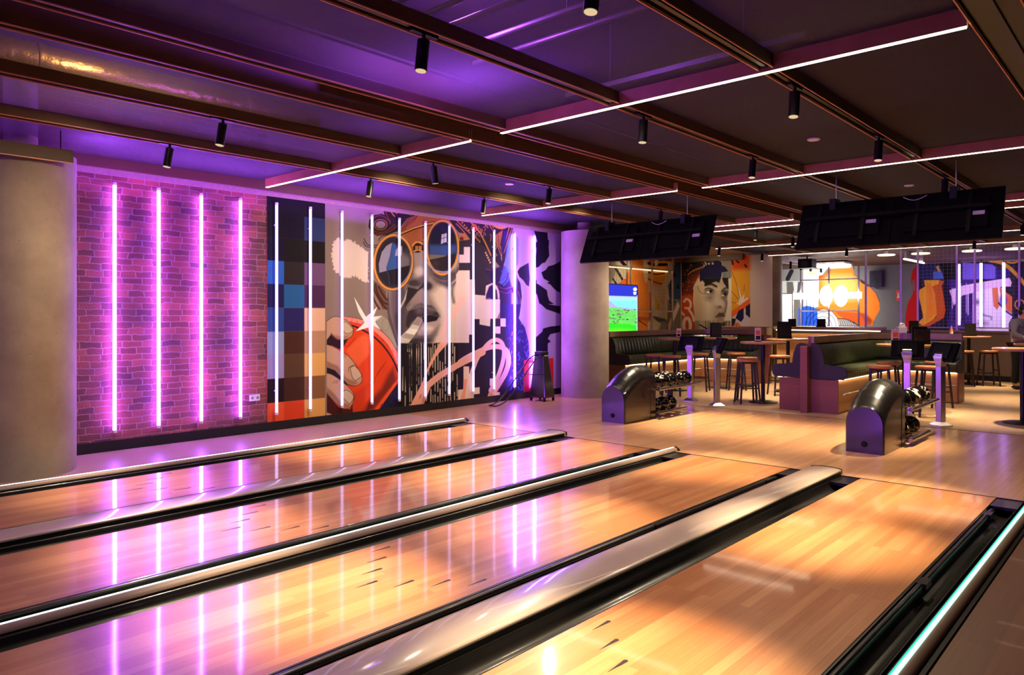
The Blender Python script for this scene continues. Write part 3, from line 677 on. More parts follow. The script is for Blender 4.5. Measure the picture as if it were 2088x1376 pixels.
def mural_face():
    w = Paint((19.4 - .012, 10.85, .3), (0, -1), 400, 380, 2.75, 2.85, gain=.8)
    w.frame(1370, 510, 7.643); w.all((210, 182, 152)); R = w.rng
    w.poly([(100, 160), (520, 150), (470, 300), (430, 420), (340, 600), (330, 800), (350, 1000), (360, 1300), (100, 1300)], (118, 46, 22))
    w.poly([(100, 160), (500, 150), (470, 280), (300, 420), (160, 620), (100, 660)], (36, 22, 18), .95, 14)
    w.poly([(100, 760), (200, 680), (330, 700), (350, 950), (360, 1300), (100, 1300)], (196, 74, 28), 1, 6)
    for k in range(110):
        x = R.uniform(130, 380); y = R.uniform(300, 720); w.line([(x, y), (x + R.uniform(-22, 22), y + R.uniform(-26, 26))], R.uniform(5, 11), R.choice([(150, 62, 28), (96, 36, 18), (40, 20, 16), (176, 96, 50)]))
    for k in range(60):
        x = R.uniform(250, 520); y = R.uniform(165, 340); w.ell(x, y, R.uniform(4, 14), R.uniform(4, 12), R.choice([(150, 118, 84), (28, 18, 20), (28, 18, 20)]), ring=5)
    w.line([(250, 385), (330, 320), (470, 265)], 16, (176, 112, 66)); w.line([(330, 600), (380, 480), (440, 380)], 16, (196, 120, 70))
    w.ell(235, 1170, 50, 110, (212, 182, 158), ring=52); w.ell(238, 1180, 26, 80, (190, 66, 30))
    for q in ([(190, 800), (230, 760), (290, 810), (280, 900), (210, 900)], [(260, 920), (320, 1010), (345, 1100)], [(140, 960), (190, 1010)]): w.line(q, 34, (212, 182, 158), .9)
    w.poly([(340, 560), (420, 430), (520, 500), (520, 1110), (370, 1110), (330, 800)], (204, 168, 136))
    for k in range(12): w.line([(362 + k * 14, 560 - k * 3), (362 + k * 14, 1100)], 4, (150, 112, 84), .7, smooth=False)
    w.poly([(505, 540), (640, 480), (780, 430), (880, 540), (885, 640), (865, 720), (868, 830), (845, 960), (832, 1010), (800, 1120), (505, 1120)], (186, 156, 132))
    w.poly([(505, 560), (600, 720), (640, 900), (620, 1110), (505, 1110)], (214, 184, 158), .9, 14)
    w.ell(600, 740, 74, 46, (116, 92, 80), .8, 14); w.ell(720, 620, 60, 60, (206, 178, 152), .6, 12); w.ell(690, 780, 50, 70, (214, 186, 160), .7, 12)
    w.ell(585, 640, 74, 40, (84, 64, 54), .9, 8); w.ell(572, 652, 36, 18, (226, 206, 184)); w.ell(604, 640, 22, 24, (26, 18, 18)); w.line([(515, 610), (570, 590), (640, 620)], 14, (26, 18, 18))
    w.line([(520, 548), (610, 528), (692, 566)], 36, (36, 26, 24), 1, 3)
    w.ell(835, 672, 58, 60, (60, 44, 40), .9, 8); w.ell(800, 706, 26, 14, (226, 206, 184)); w.ell(825, 690, 18, 20, (20, 14, 16)); w.line([(780, 640), (830, 590), (880, 590)], 26, (30, 22, 22), .9, 3)
    w.line([(800, 740), (850, 830), (840, 960)], 42, (96, 74, 66), .85, 8); w.ell(755, 845, 62, 62, (210, 180, 156), .9, 9); w.line([(690, 880), (720, 905), (780, 900)], 14, (110, 84, 74), .8, 4); w.ell(745, 880, 26, 14, (40, 26, 26), .95, 4)
    w.poly([(675, 1035), (740, 968), (775, 975), (805, 965), (832, 1022), (760, 1050)], (104, 76, 68), 1, 3); w.line([(675, 1038), (760, 1052), (830, 1025)], 9, (34, 22, 22)); w.poly([(690, 1052), (815, 1040), (790, 1095), (730, 1100)], (168, 136, 118), 1, 3); w.ell(750, 1118, 60, 16, (80, 60, 54), .8, 6)
    w.poly([(780, 425), (915, 428), (905, 520), (880, 610), (840, 560), (800, 500)], (36, 28, 28))
    w.poly([(880, 440), (930, 440), (930, 1110), (830, 1110), (850, 960), (870, 830), (868, 720), (890, 640)], (222, 196, 172), 1, 2)
    w.poly([(780, 130), (930, 130), (930, 425), (790, 425)], (146, 128, 116)); w.poly([(785, 345), (850, 345), (850, 420), (785, 420)], (120, 122, 116))
    w.poly([(545, 150), (560, 138), (640, 150), (745, 170), (775, 180), (782, 240), (832, 262), (880, 330), (780, 345), (772, 425), (510, 440), (440, 500), (430, 430), (440, 320), (500, 262), (540, 235)], (34, 22, 64))
    w.ell(577, 210, 17, 17, (196, 160, 150)); w.ell(636, 208, 17, 17, (196, 160, 150)); w.poly([(595, 150), (650, 150), (650, 178), (595, 178)], (150, 120, 120))
    for k in range(7): w.poly([(430 + k * 16, 170 + (k % 3) * 26), (450 + k * 16, 170 + (k % 3) * 26), (450 + k * 16, 196 + (k % 3) * 26), (430 + k * 16, 196 + (k % 3) * 26)], (34, 22, 44))
    w.poly([(440, 440), (770, 420), (740, 512), (690, 490), (640, 505), (590, 530), (515, 545), (500, 500)], (30, 23, 22), 1, 2)
    w.line([(400, 560), (430, 640), (500, 680), (530, 670)], 8, (90, 66, 50))
    w.poly([(362, 1108), (935, 1100), (935, 1300), (362, 1300)], (204, 172, 146))
    x = 366
    while x < 925: w.line([(x, 1104), (x, 1290)], R.uniform(5, 13), (28, 20, 22), smooth=False); x += R.uniform(19, 27)
    w.line([(430, 1160), (500, 1200), (570, 1240)], 20, (28, 20, 22)); w.poly([(700, 1130), (850, 1120), (830, 1220), (700, 1240)], (28, 20, 22), .9, 4)
    w.poly([(930, 60), (1220, 60), (1220, 1300), (930, 1300)], (226, 156, 44)); w.poly([(930, 60), (1220, 60), (1220, 300), (930, 310)], (214, 84, 28), 1, 10)
    for q in ([(940, 160), (950, 220)], [(1010, 170), (1040, 190)], [(1140, 230), (1160, 260)]): w.line(q, 30, (60, 28, 22))
    w.poly([(1060, 860), (1000, 825), (1045, 820), (1030, 760), (1065, 780), (1025, 540), (1090, 740), (1130, 680), (1125, 770), (1170, 740), (1220, 760), (1220, 860)], (234, 206, 172))
    for q in ([(940, 340), (1010, 540), (1055, 740)], [(930, 640), (1000, 720), (1040, 780)], [(930, 810), (1000, 825)], [(1130, 540), (1125, 640)]): w.line(q, 7, (70, 40, 24))
    w.poly([(930, 950), (1220, 740), (1220, 860), (930, 1050)], (232, 108, 40)); w.poly([(930, 1050), (1220, 860), (1220, 1300), (930, 1300)], (210, 184, 168)); w.poly([(930, 1060), (1000, 1070), (940, 1300), (930, 1300)], (40, 36, 70))
    w.poly([(1040, 940), (1120, 900), (1120, 1060), (1080, 1120), (990, 1060)], (36, 36, 74)); w.poly([(1150, 880), (1220, 830), (1220, 1060), (1150, 1000)], (34, 30, 62))
    w.ell(1010, 1200, 56, 70, (226, 92, 30)); w.ell(1010, 1190, 30, 34, (226, 170, 60)); w.ell(1006, 1178, 12, 12, (30, 26, 44))
    return w.build('portrait_mural', (.011, 0, 0), M['paint'])

def mural_pear():
    X0 = 27.
    w = Paint((X0 - .012, 12.2, .02), (0, -1), 900, 280, 13.6, 3.16, gain=.9)
    w.frame(1590, 480, 6.88); w.all((128, 116, 106)); R = w.rng
    w.poly([(40, 470), (340, 470), (340, 640), (40, 640)], (140, 130, 124)); w.line([(165, 500), (110, 610)], 60, (40, 34, 36))
    w.poly([(0, 640), (330, 640), (290, 780), (190, 870), (0, 870)], (196, 186, 172)); w.poly([(95, 650), (185, 650), (200, 760), (170, 860), (100, 860)], (110, 100, 92)); w.poly([(255, 650), (330, 650), (300, 760), (240, 820)], (90, 84, 90))
    w.poly([(330, 480), (660, 470), (560, 600), (545, 1000), (330, 1040)], (226, 222, 214)); w.poly([(340, 480), (560, 480), (500, 560), (400, 580)], (196, 186, 120), .8, 8)
    w.poly([(550, 560), (640, 545), (690, 470), (800, 420), (1020, 400), (1032, 520), (1110, 600), (1240, 690), (1340, 800), (1395, 900), (1405, 1040), (1340, 1150), (1300, 1260), (540, 1260), (545, 800)], (228, 124, 38))
    w.poly([(545, 570), (640, 550), (690, 470), (720, 470), (690, 570), (610, 620), (545, 620)], (214, 76, 28)); w.poly([(600, 620), (680, 560), (1000, 560), (1100, 640), (1100, 900), (640, 940)], (236, 170, 96), .8, 14)
    w.poly([(1100, 600), (1240, 690), (1260, 730), (1140, 660)], (50, 44, 48)); w.poly([(1030, 395), (1100, 400), (1050, 440), (1030, 500)], (50, 44, 48)); w.line([(1035, 540), (1130, 610), (1250, 700), (1350, 810), (1400, 930)], 9, (40, 32, 36))
    w.poly([(1040, 460), (1180, 400), (1190, 600), (1110, 590)], (112, 106, 106), .8, 10); w.poly([(1260, 720), (1420, 860), (1440, 1060), (1500, 700), (1300, 600)], (112, 104, 104), .6, 14)
    w.poly([(770, 1060), (1190, 1090), (1290, 1180), (1280, 1260), (1060, 1260), (820, 1120)], (206, 84, 28)); w.poly([(1100, 1080), (1240, 1130), (1320, 1220), (1240, 1230)], (90, 44, 34), .7, 10)
    w.poly([(262, 1020), (380, 985), (480, 1010), (545, 1080), (550, 1200), (520, 1260), (262, 1260)], (48, 96, 196))
    for x in (320, 378, 428, 470): w.line([(x, 900), (x, 1250)], 10, (26, 40, 76), smooth=False)
    w.poly([(530, 1060), (620, 1036), (730, 1070), (800, 1160), (825, 1270), (530, 1270)], (226, 222, 216))
    for r in (70, 130, 190, 240): w.ell(600, 1270, r, r, (30, 28, 34), ring=9)
    w.poly([(822, 1160), (950, 1180), (1090, 1260), (822, 1260)], (168, 158, 146))
    for k in range(8): w.line([(840 + k * 28, 1170 + k * 5), (860 + k * 32, 1260)], 8, (34, 30, 34))
    w.line([(815, 1165), (950, 1180), (1090, 1255)], 12, (24, 22, 28))
    w.frame(1830, 480, 6.256)
    w.poly([(255, 355), (235, 390), (190, 450), (168, 560), (195, 740), (125, 880), (105, 1000), (90, 1260), (300, 1260), (300, 355)], (196, 32, 26)); w.ell(205, 640, 18, 76, (120, 108, 100))
    w.poly([(262, 330), (1800, 330), (1800, 1260), (262, 1260)], (42, 28, 50))
    w.poly([(262, 330), (480, 335), (600, 440), (590, 560), (262, 560)], (50, 46, 92)); w.poly([(455, 460), (560, 455), (592, 552), (455, 555)], (92, 108, 168)); w.poly([(490, 400), (520, 380), (550, 460), (520, 460)], (200, 160, 60))
    w.poly([(480, 300), (620, 310), (830, 520), (800, 580), (600, 560), (560, 420)], (26, 16, 24))
    w.poly([(530, 568), (600, 588), (562, 640), (592, 800), (612, 960), (592, 1050), (400, 1160), (260, 1160), (495, 1040), (492, 800), (442, 650)], (196, 90, 26))
    w.poly([(340, 570), (530, 568), (522, 620), (442, 650), (482, 760), (492, 880), (497, 1020), (440, 1082), (330, 1150), (262, 1112), (330, 1045), (302, 900), (272, 780), (270, 702), (352, 650)], (236, 158, 40)); w.poly([(380, 600), (440, 650), (480, 800), (490, 1000), (380, 1080)], (226, 122, 34), .8, 6)
    w.poly([(640, 560), (1000, 560), (1000, 1200), (640, 1200)], (70, 42, 110))
    x = 650
    while x < 1000: w.line([(x, R.uniform(580, 700)), (x, R.uniform(900, 1180))], R.uniform(8, 18), R.choice([(196, 160, 196), (24, 12, 36)]), smooth=False); x += R.uniform(18, 30)
    w.poly([(830, 345), (1200, 370), (1255, 400), (1250, 552), (830, 560)], (122, 96, 186)); w.poly([(1250, 420), (1440, 440), (1420, 540), (1250, 550)], (50, 28, 110))
    w.poly([(1000, 690), (1300, 650), (1420, 760), (1465, 1040), (1420, 1120), (1420, 1260), (1000, 1260), (980, 900)], (230, 208, 210)); w.ell(1020, 850, 50, 36, (70, 44, 90), .8, 8); w.line([(1050, 1000), (1120, 1020), (1195, 1040), (1195, 1070)], 16, (70, 50, 80), .9, 4); w.ell(1080, 1120, 80, 30, (150, 116, 150), .7, 10)
    w.poly([(660, 700), (830, 640), (1100, 590), (1430, 540), (1455, 600), (1445, 650), (1240, 660), (1000, 720), (830, 765), (720, 890), (690, 780)], (222, 184, 200))
    w.poly([(1205, 670), (1280, 660), (1300, 900), (1270, 950), (1225, 900)], (214, 122, 74)); w.poly([(1300, 660), (1460, 780), (1465, 1000), (1400, 960), (1330, 860)], (206, 110, 66)); w.ell(1350, 830, 50, 80, (44, 60, 150), .9, 5)
    w.line([(1290, 860), (1380, 960), (1465, 1020)], 22, (60, 44, 110)); w.line([(1180, 318), (1330, 350), (1480, 460), (1640, 640)], 46, (196, 136, 56)); w.line([(1400, 340), (1480, 350), (1560, 320)], 18, (196, 136, 56)); w.ell(1560, 880, 60, 60, (196, 136, 56), ring=16)
    return w.build('pear_mural', (.011, 0, 0), M['paint'])
# ------------------------------------------------------------------ camera
cam = bpy.data.cameras.new('camera'); cam_o = bpy.data.objects.new('camera', cam); COL.objects.link(cam_o)
cam.sensor_fit = 'HORIZONTAL'; cam.sensor_width = 36.; cam.lens = 36. * 1493. / 2088.
cam.shift_y = -(688. - 642.) / 2088.
cam_o.location = (0, 0, 1.5); cam_o.rotation_euler = (PI / 2, 0, SHA - PI / 2)
cam.clip_start = .05; cam.clip_end = 200
SC.camera = cam_o

# ------------------------------------------------------------------ the setting
XA, XF, XL, XE = -9.5, 7.15, 11.0, 19.6        # lane far end, foul line, lounge edge, low wall
struct(MB().box(XF, XL, -5, 8.7, -.2, 0).build('floor', M['approach']))
f2 = struct(MB().box(XL, 27.2, -5, 12.4, -.2, 0).build('floor', M['lounge']))
struct(MB().box(XA, XF, 7.5, 8.7, -.2, 0).build('floor', M['walk']))
struct(MB().box(XA, XF, -5, .77, -.2, -.005).build('floor', M['darkwalk']))
struct(MB().box(XA, XF, .77, 7.5, -.25, -.14).build('floor', M['under']))
struct(MB().box(XF - .012, XF, .9, 7.38, -.14, .0).build('trim_1', M['blackmetal']))
struct(MB().box(XL - .01, XL + .01, -5, 8.7, -.01, .0022).build('trim_2', M['brown']))
struct(MB().box(XA, 4.87, WY, WY + .15, 0, 4.0).build('wall_left', M['brick']))
struct(MB().box(4.87, 11.3, WY, WY + .15, 0, 4.0).build('wall_left', M['plaster']))
struct(MB().box(XA, 11.3, WY - .016, WY, 3.035, 3.2).build('trim_3', M['plaster']))
struct(MB().box(11.15, 11.3, WY + .15, 10.85, 0, 4.0).build('wall_left', M['wallgrey']))
struct(MB().box(11.3, 19.4, 10.85, 11.0, 0, 4.0).build('wall_back', M['wallgrey']))
struct(MB().box(19.4, 19.55, 8.3, 11.0, 0, 4.0).build('wall_back', M['wallgrey']))
struct(MB().box(27.0, 27.2, -5, 12.4, 0, 4.0).build('wall_far', M['wallgrey']))
struct(MB().box(19.55, 27.2, 12.2, 12.4, 0, 4.0).build('wall_far_left', M['wallgrey']))
struct(MB().box(XA, 27.2, -5.2, -5, 0, 4.0).build('wall_right', M['wallgrey']))
struct(MB().box(XA - .15, XA, -5, 8.85, 0, 4.0).build('wall_front', M['under']))
struct(MB().box(XA, 27.2, -5, 12.4, 4.0, 4.2).build('ceiling', M['slab']))
struct(MB().box(19.8, 27.0, -5, 12.2, 3.2, 3.24).build('ceiling', M['farceil']))
struct(MB().box(XE, XE + .14, -1.5, 8.15, 0, 1.1).box(XE - .03, XE + .17, -1.5, 8.15, 1.1, 1.135).build('wall_partition', M['lowwall']))
struct(MB().box(XA, 11.3, WY - .014, WY, 0, .115).build('baseboard_left', M['skirt']))
struct(MB().box(XE - .012, XE, -1.5, 8.1, 0, .12).build('baseboard_back', M['skirt']))
# columns
for i, (x, y, r) in enumerate(((2.02, 8.17, .46), (10.95, 8.12, .44), (19.95, 8.57, .48))):
    zt = 4.0 if i == 2 else 3.03
    struct(MB().cyl((x, y, -.02), (x, y, zt), r, n=64, caps=i < 2).cyl((x, y, zt - .01), (x, y, 4.0), .14, n=24).build('column', M['concrete']))
# mesh panels between the beams, one per bay
bays = [(7.1, 8.55), (5.88, 7.0), (4.9, 5.78), (3.25, 4.32), (2.05, 3.15), (.9, 1.95), (-1.0, .55), (-5, -1.1)]
for a, b in bays: struct(MB().box(-2.5, 19.5, a, b, 3.2, 3.205).build('ceiling_panel', M['mesh']))
struct(MB().box(11.3, 19.5, 8.65, 10.85, 3.2, 3.23).build('ceiling', M['plaster']))
def beam(y, w=.1, h=.11, inner=None):
    b = MB(); b.box(-2.5, 19.5, y - w / 2, y - w / 2 + .012, 3.12, 3.095 + (inner or h)); b.box(-2.5, 19.5, y + w / 2 - .012, y + w / 2, 3.12, 3.095 + (inner or h))
    b.box(-2.5, 19.5, y - w / 2 + .012, y + w / 2 - .012, 3.15, 3.18)
    o = struct(b.build('ceiling_beam', M['brown']))
    t = MB().box(-2.5, 19.5, y - .014, y + .014, 3.125, 3.15)
    t.box(-2.5, 19.5, y - w / 2 + .012, y + w / 2 - .012, 3.14, 3.15); t.build('track_channel', M['track'], o)
    e = MB().box(-2.5, 19.5, y - w / 2 - .002, y - w / 2 + .006, 3.112, 3.12).box(-2.5, 19.5, y + w / 2 - .006, y + w / 2 + .002, 3.112, 3.12)
    e.build('edge_strip', M['brownedge'], o)
for y in (7.05, 5.83, 3.2, 2.0): beam(y)
beam(4.85, .09, inner=.3); beam(4.37, .09, inner=.3); beam(.72, .26)
struct(MB().box(-2.5, 11.3, 8.55, 8.59, 3.085, 3.2).build('ceiling_beam', M['brown']))
for xa, xb in ((-2.5, 2.30), (10.49, 11.35)):          # bulkhead rails that pass in front of the two columns
    o = struct(MB().box(xa, xb, 7.60, 7.64, 2.912, 3.03).build('ceiling_beam', M['brown']))
    MB().box(xa, xb, 7.596, 7.602, 2.905, 2.912).build('edge_strip', M['brownedge'], o)
    for xx in (xa + .15, xb - .1): MB().cyl((xx, 7.62, 3.03), (xx, 7.62, 3.199), .005, n=8).build('hanger', M['black'], o)
struct(MB().box(11.3, 19.4, 10.70, 10.82, 3.04, 3.2).box(19.28, 19.38, 8.9, 10.84, 3.04, 3.2).build('ceiling_beam', M['brown']))
struct(MB().box(-2.5, 19.5, 4.43, 4.79, 3.46, 3.48).build('ceiling_panel', M['slab']))

# ------------------------------------------------------------------ services above the mesh
t = thing('air_duct', 'long round silver air duct above the ceiling mesh nearest the mural wall', 'duct', (0, 6.75, 3.62))
MB().cyl((-3, 6.7, 3.5), (4.1, 6.7, 3.5), .15, n=36).cyl((4.1, 6.7, 3.5), (4.3, 6.7, 3.53), .15, .1, n=36).build('duct_body', M['duct'], t)
for x in (1.5, 3.2): MB().cyl((x, 6.7, 3.6), (x, 6.7, 3.99), .006, n=6).build('hanger', M['pipe'], t)
for x in (1.15, 1.75, 2.3, 2.9, 3.5): MB().cyl((x, 6.7, 3.5), (x + .05, 6.7, 3.5), .16, n=36).build('duct_band', M['duct'], t)
for i, (y, z, xa, xb, r, lab) in enumerate(((5.35, 3.55, -1, 3.0, .02, 'thin grey pipe above the mesh that ends short beside the air duct'),
                                        (4.62, 3.33, 3.2, 15., .035, 'grey pipe running in the open slot between the paired ceiling beams'))):
    tag(MB().cyl((xa, y, z), (xb, y, z), r, n=12).cyl((xa + .5, y, z), (xa + .5, y, 3.995 if i == 0 else 3.46), .005, n=6).cyl((xa + 2.5, y, z), (xa + 2.5, y, 3.995 if i == 0 else 3.46), .005, n=6).build('pipe', M['pipe']), lab, 'pipe')
for i, (x, lab) in enumerate(((3.0, 'first'), (3.25, 'second'), (3.5, 'third'), (3.85, 'fourth'), (4.15, 'fifth'))):
    tag(MB().tube([(x, 2.2, 3.52), (x, 3.7 + .12 * i, 3.52)], .022, 10).cyl((x, 3.0, 3.52), (x, 3.0, 3.995), .005, n=6).build('conduit', M['pipe']),
        'purple lit conduit above the mesh at the top edge, %s from the left' % lab, 'pipe', 'conduits crossing above the mesh')
tag(MB().box(5.1, 5.35, 1.9, 4.0, 3.42, 3.46).cyl((5.22, 2.4, 3.46), (5.22, 2.4, 3.995), .006, n=6).cyl((5.22, 3.6, 3.46), (5.22, 3.6, 3.995), .006, n=6).build('cable_tray', M['pipe']), 'flat cable tray above the dark mesh just past the longest strip light', 'cable tray')

# ------------------------------------------------------------------ lanes
lanes = [('beside the mural wall, farthest lane', 6.10, 7.17), ('between the pale ball-return divider and the white lit rail', 4.38, 5.43),
         ('in the middle foreground with seven arrows across it', 2.81, 3.87), ('nearest the camera, beside the teal lit rail', 1.10, 2.15)]
for i, (lab, y0, y1) in enumerate(lanes):
    t = thing('bowling_lane', 'glossy maple bowling lane ' + lab, 'bowling lane', (XF, (y0 + y1) / 2, 0), 0, 'bowling lanes')
    MB().box(XA, XF - .012, y0, y1, -.14, 0).build('lane_surface', M['lane'], t, bevel=.002)
    for s, (a, b) in enumerate(((y1, y1 + .185), (y0 - .185, y0))):
        c, r = (a + b) / 2, .087
        pr = [(a, 0), (a + .004, 0)] + [(c - r * math.cos(k * PI / 12), -.012 - r * .85 * math.sin(k * PI / 12)) for k in range(13)] + [(b - .004, 0), (b, 0)]
        g = MB(); m_ = len(pr); vs = [(XA, p[0], p[1]) for p in pr] + [(XF - .32, p[0], p[1]) for p in pr]
        g.add(vs, [(k, k + 1, m_ + k + 1, m_ + k) for k in range(m_ - 1)], True); g.box(XA, XF - .32, a + .001, b - .001, -.135, -.1)
        g.box(XF - .32, XF - .012, a, b, -.03, -.006)
        g.build('gutter', M['gutter'], t)
    rb = MB(); rb.tube([(XA, y0 - .038, -.016), (XF - .55, y0 - .038, -.016), (XF - .45, y0 - .038, -.022)], .021, 10)
    rb.box(XA, XF - .5, y0 - .014, y0 - .002, -.05, -.001)
    for x in (XF - .7, XF - 2.6): rb.box(x, x + .12, y0 - .07, y0 - .02, -.03, .004)
    rb.build('bumper_rail', M['rail'], t)
    MB().box(XF - .03, XF - .013, y0 + .01, y1 - .01, -.001, .0012).build('foul_line', M['arrow'], t)
    yc = (y0 + y1) / 2
    for k in range(-3, 4):
        xa = 2.40 + abs(k) * .145; ya = yc + k * .145
        MB().prism([(xa, ya), (xa + .14, ya + .011), (xa + .15, ya), (xa + .14, ya - .011)], 'z', -.001, .0011).build('aiming_arrow', M['arrow'], t)
# wide pale dividers
for lab, a, b in (('between the two lanes nearest the mural wall', 5.62, 5.91), ('between the two lanes nearest the camera', 2.335, 2.62)):
    t = thing('ball_return_track', 'wide pale glossy ball return cover ' + lab, 'lane divider', (XF, (a + b) / 2, 0), 0, 'wide ball return covers')
    w_ = b - a; pr = [(a, -.1), (a, .036)] + [(a + w_ * k / 12, .042 + .013 * math.sin(PI * k / 12) ** .6) for k in range(13)] + [(b, .036), (b, -.1)]
    g = MB(); g.prism(pr, 'x', XA, XF + .03, True)
    o = g.build('cover', M['cap'], t)
    e = MB(); n_ = 7
    for k in range(n_):
        q0, q1 = k / n_, (k + 1) / n_
        s0, s1 = math.cos(q0 * PI / 2 * .96), math.cos(q1 * PI / 2 * .96); x0, x1 = XF + .03 + .075 * math.sin(q0 * PI / 2), XF + .03 + .075 * math.sin(q1 * PI / 2)
        c_ = (a + b) / 2
        def sec(x, s): return [(x, c_ + (p[0] - c_) * (.4 + .6 * s) * 1.02, max(p[1], -.05) * (s if p[1] > 0 else 1) + .004) for p in pr]
        A_, B_ = sec(x0, s0), sec(x1, s1); m_ = len(A_)
        e.add(A_ + B_, [(j, (j + 1) % m_, m_ + (j + 1) % m_, m_ + j) for j in range(m_)], True)
    e.build('end_cap', M['black'], t)
    MB().box(XA, XF, b - .004, b + .006, .012, .03).build('edge_trim', M['brown'], t)
    MB().box(XA, XF, b, b + .004, -.1, .012).box(XA, XF, a - .004, a, -.1, .03).build('side_skirt', M['black'], t)
# narrow lit dividers
for lab, c_, led in (('running along the purple walkway by the mural wall', 7.45, 'led'), ('running between the two middle lanes', 4.115, 'led'), ('at the lower right edge beside the dark walkway', .84, 'led_teal')):
    t = thing('lit_lane_divider', ('teal lit round rail ' if led == 'led_teal' else 'white lit round rail ') + lab, 'lane divider', (XF, c_, 0), 0, 'lit rails between lanes')
    r = .036; g = MB()
    pr = [(c_ - .068, -.1), (c_ - .068, -.006), (c_ - r - .004, -.002)] + [(c_ - r * math.cos(k * PI / 16), r * 1.0 * math.sin(k * PI / 16)) for k in range(17)] + [(c_ + r + .004, -.002), (c_ + .068, -.006), (c_ + .068, -.1)]
    g.prism(pr[3:-3], 'x', XA, XF + .06, True); g.build('profile', M['capnarrow'], t)
    MB().box(XA, XF + .02, c_ - .06, c_ + .06, -.1, -.004).build('base_flange', M['black'], t)
    s = MB(); yl, zl = c_ + .012, .0365; s.tube([(XA, yl, zl - .006), (XF + .05, yl, zl - .006)], 0.0095 if led == 'led' else .012, 10); s.build('light_strip', M[led], t)
    s = MB().box(XA, XF + .05, yl - (.0135 if led == 'led' else .02), yl + (.0135 if led == 'led' else .02), zl - .012, zl - .002); s.build('diffuser_glow', M['led_halo'] if led == 'led_teal' else M['led'], t)  # on the teal rail this wider glowing strip imitates the light's halo
    e = MB(); e.prism([(p[0], p[1] + .002) for p in pr], 'x', XF + .06, XF + .085, True)
    e.add([(XF + .085, c_ - .058, .0), (XF + .085, c_ + .058, .0), (XF + .16, c_, .006), (XF + .085, c_, .046)], [(0, 2, 3), (1, 3, 2), (0, 3, 1)])
    e.build('end_cap', M['black'], t)

# ------------------------------------------------------------------ vertical light tubes on the wall
tx = [3.02, 3.49, 3.985, 4.48, 4.975, 5.475, 5.98, 6.495, 7.0, 7.515, 8.02, 8.56, 9.06, 9.585, 10.12]
tl = ['on the brick wall, closest to the big left column', 'on the brick wall, second from the left column', 'on the brick wall, third from the left column',
      'on the brick wall beside the power outlet', 'over the blue left edge of the pixel blocks', 'between the middle and right columns of pixel blocks', 'crossing the white cloud and the painted knuckles',
      'crossing the painted star and orange can', 'crossing the left lens of the painted sunglasses', 'crossing the painted nose and lips', 'crossing the right lens of the painted sunglasses',
      'crossing the red jewel of the painted crown', 'crossing the painted ear and small white squares', 'over the blue painted hair', 'over the black patches, behind the ball ramp']
for i, x in enumerate(tx):
    md = M['tubes'][0 if i < 4 else (1 if i < 13 else 2)]
    y = 8.64; z0, z1 = .205, 2.955
    t = thing('light_tube', 'glowing purple white vertical light tube ' + tl[i], 'light tube', (x, y, z0), 0, 'vertical light tubes on the left wall')
    MB().cyl((x, y, z0 + .03), (x, y, z1 - .03), .0185, n=14, caps=False).build('tube', md, t)
    for z in (z0, z1 - .03): MB().cyl((x, y, z), (x, y, z + .03), .021, n=14).build('end_cap', M['white'], t)
    for z in (z0 + .3, z1 - .3): MB().box(x - .01, x + .01, y + .015, WY - .0125, z, z + .02).build('wall_clip', M['white'], t)

t = thing('power_outlet', 'white double power outlet low on the brick wall', 'outlet', (4.7, WY, .44))
MB().box(4.63, 4.77, WY - .012, WY + .01, .405, .485).build('face_plate', M['white'], t, bevel=.003)
for x in (4.665, 4.735): MB().box(x - .012, x + .012, WY - .015, WY - .011, .43, .46).build('socket', M['pipe'], t)

# ------------------------------------------------------------------ linear ceiling lights across the room
sl = [(4.70, .86, 4.40, 'longest, crossing the dark bays nearest the camera'), (4.72, 4.80, 8.44, 'short, pointing at the top corner of the brick wall'),
      (8.42, 1.0, 4.42, 'long, over the approach on the right'), (8.40, 4.76, 8.28, 'over the approach, pointing at the graffiti mural'),
      (12.25, 4.76, 6.4, 'upper of the pair seen between the hanging monitors'), (13.0, 4.76, 6.75, 'lower of the pair seen between the hanging monitors'),
      (16.4, 5.9, 8.25, 'short, over the tables before the third column'), (12.25, .2, 1.9, 'upper of the pair right of the big monitor bank'), (13.05, .2, 2.0, 'lower of the pair right of the big monitor bank'),
      (16.6, .8, 2.45, 'short, lowest right of the big monitor bank'), (19.25, .6, 8.15, 'far, above the wire mesh partition')]
for x, a, b, lab in sl:
    t = thing('linear_ceiling_light', 'thin warm white linear ceiling light, ' + lab, 'ceiling light', (x, (a + b) / 2, 3.15), 0, 'linear ceiling lights')
    MB().box(x - .018, x - .013, a, b, 3.098, 3.2).box(x + .013, x + .018, a, b, 3.098, 3.2).build('profile', M['strip_side'], t)
    MB().box(x - .015, x + .015, a + .005, b - .005, 3.092, 3.108).build('diffuser', M['strip'], t)

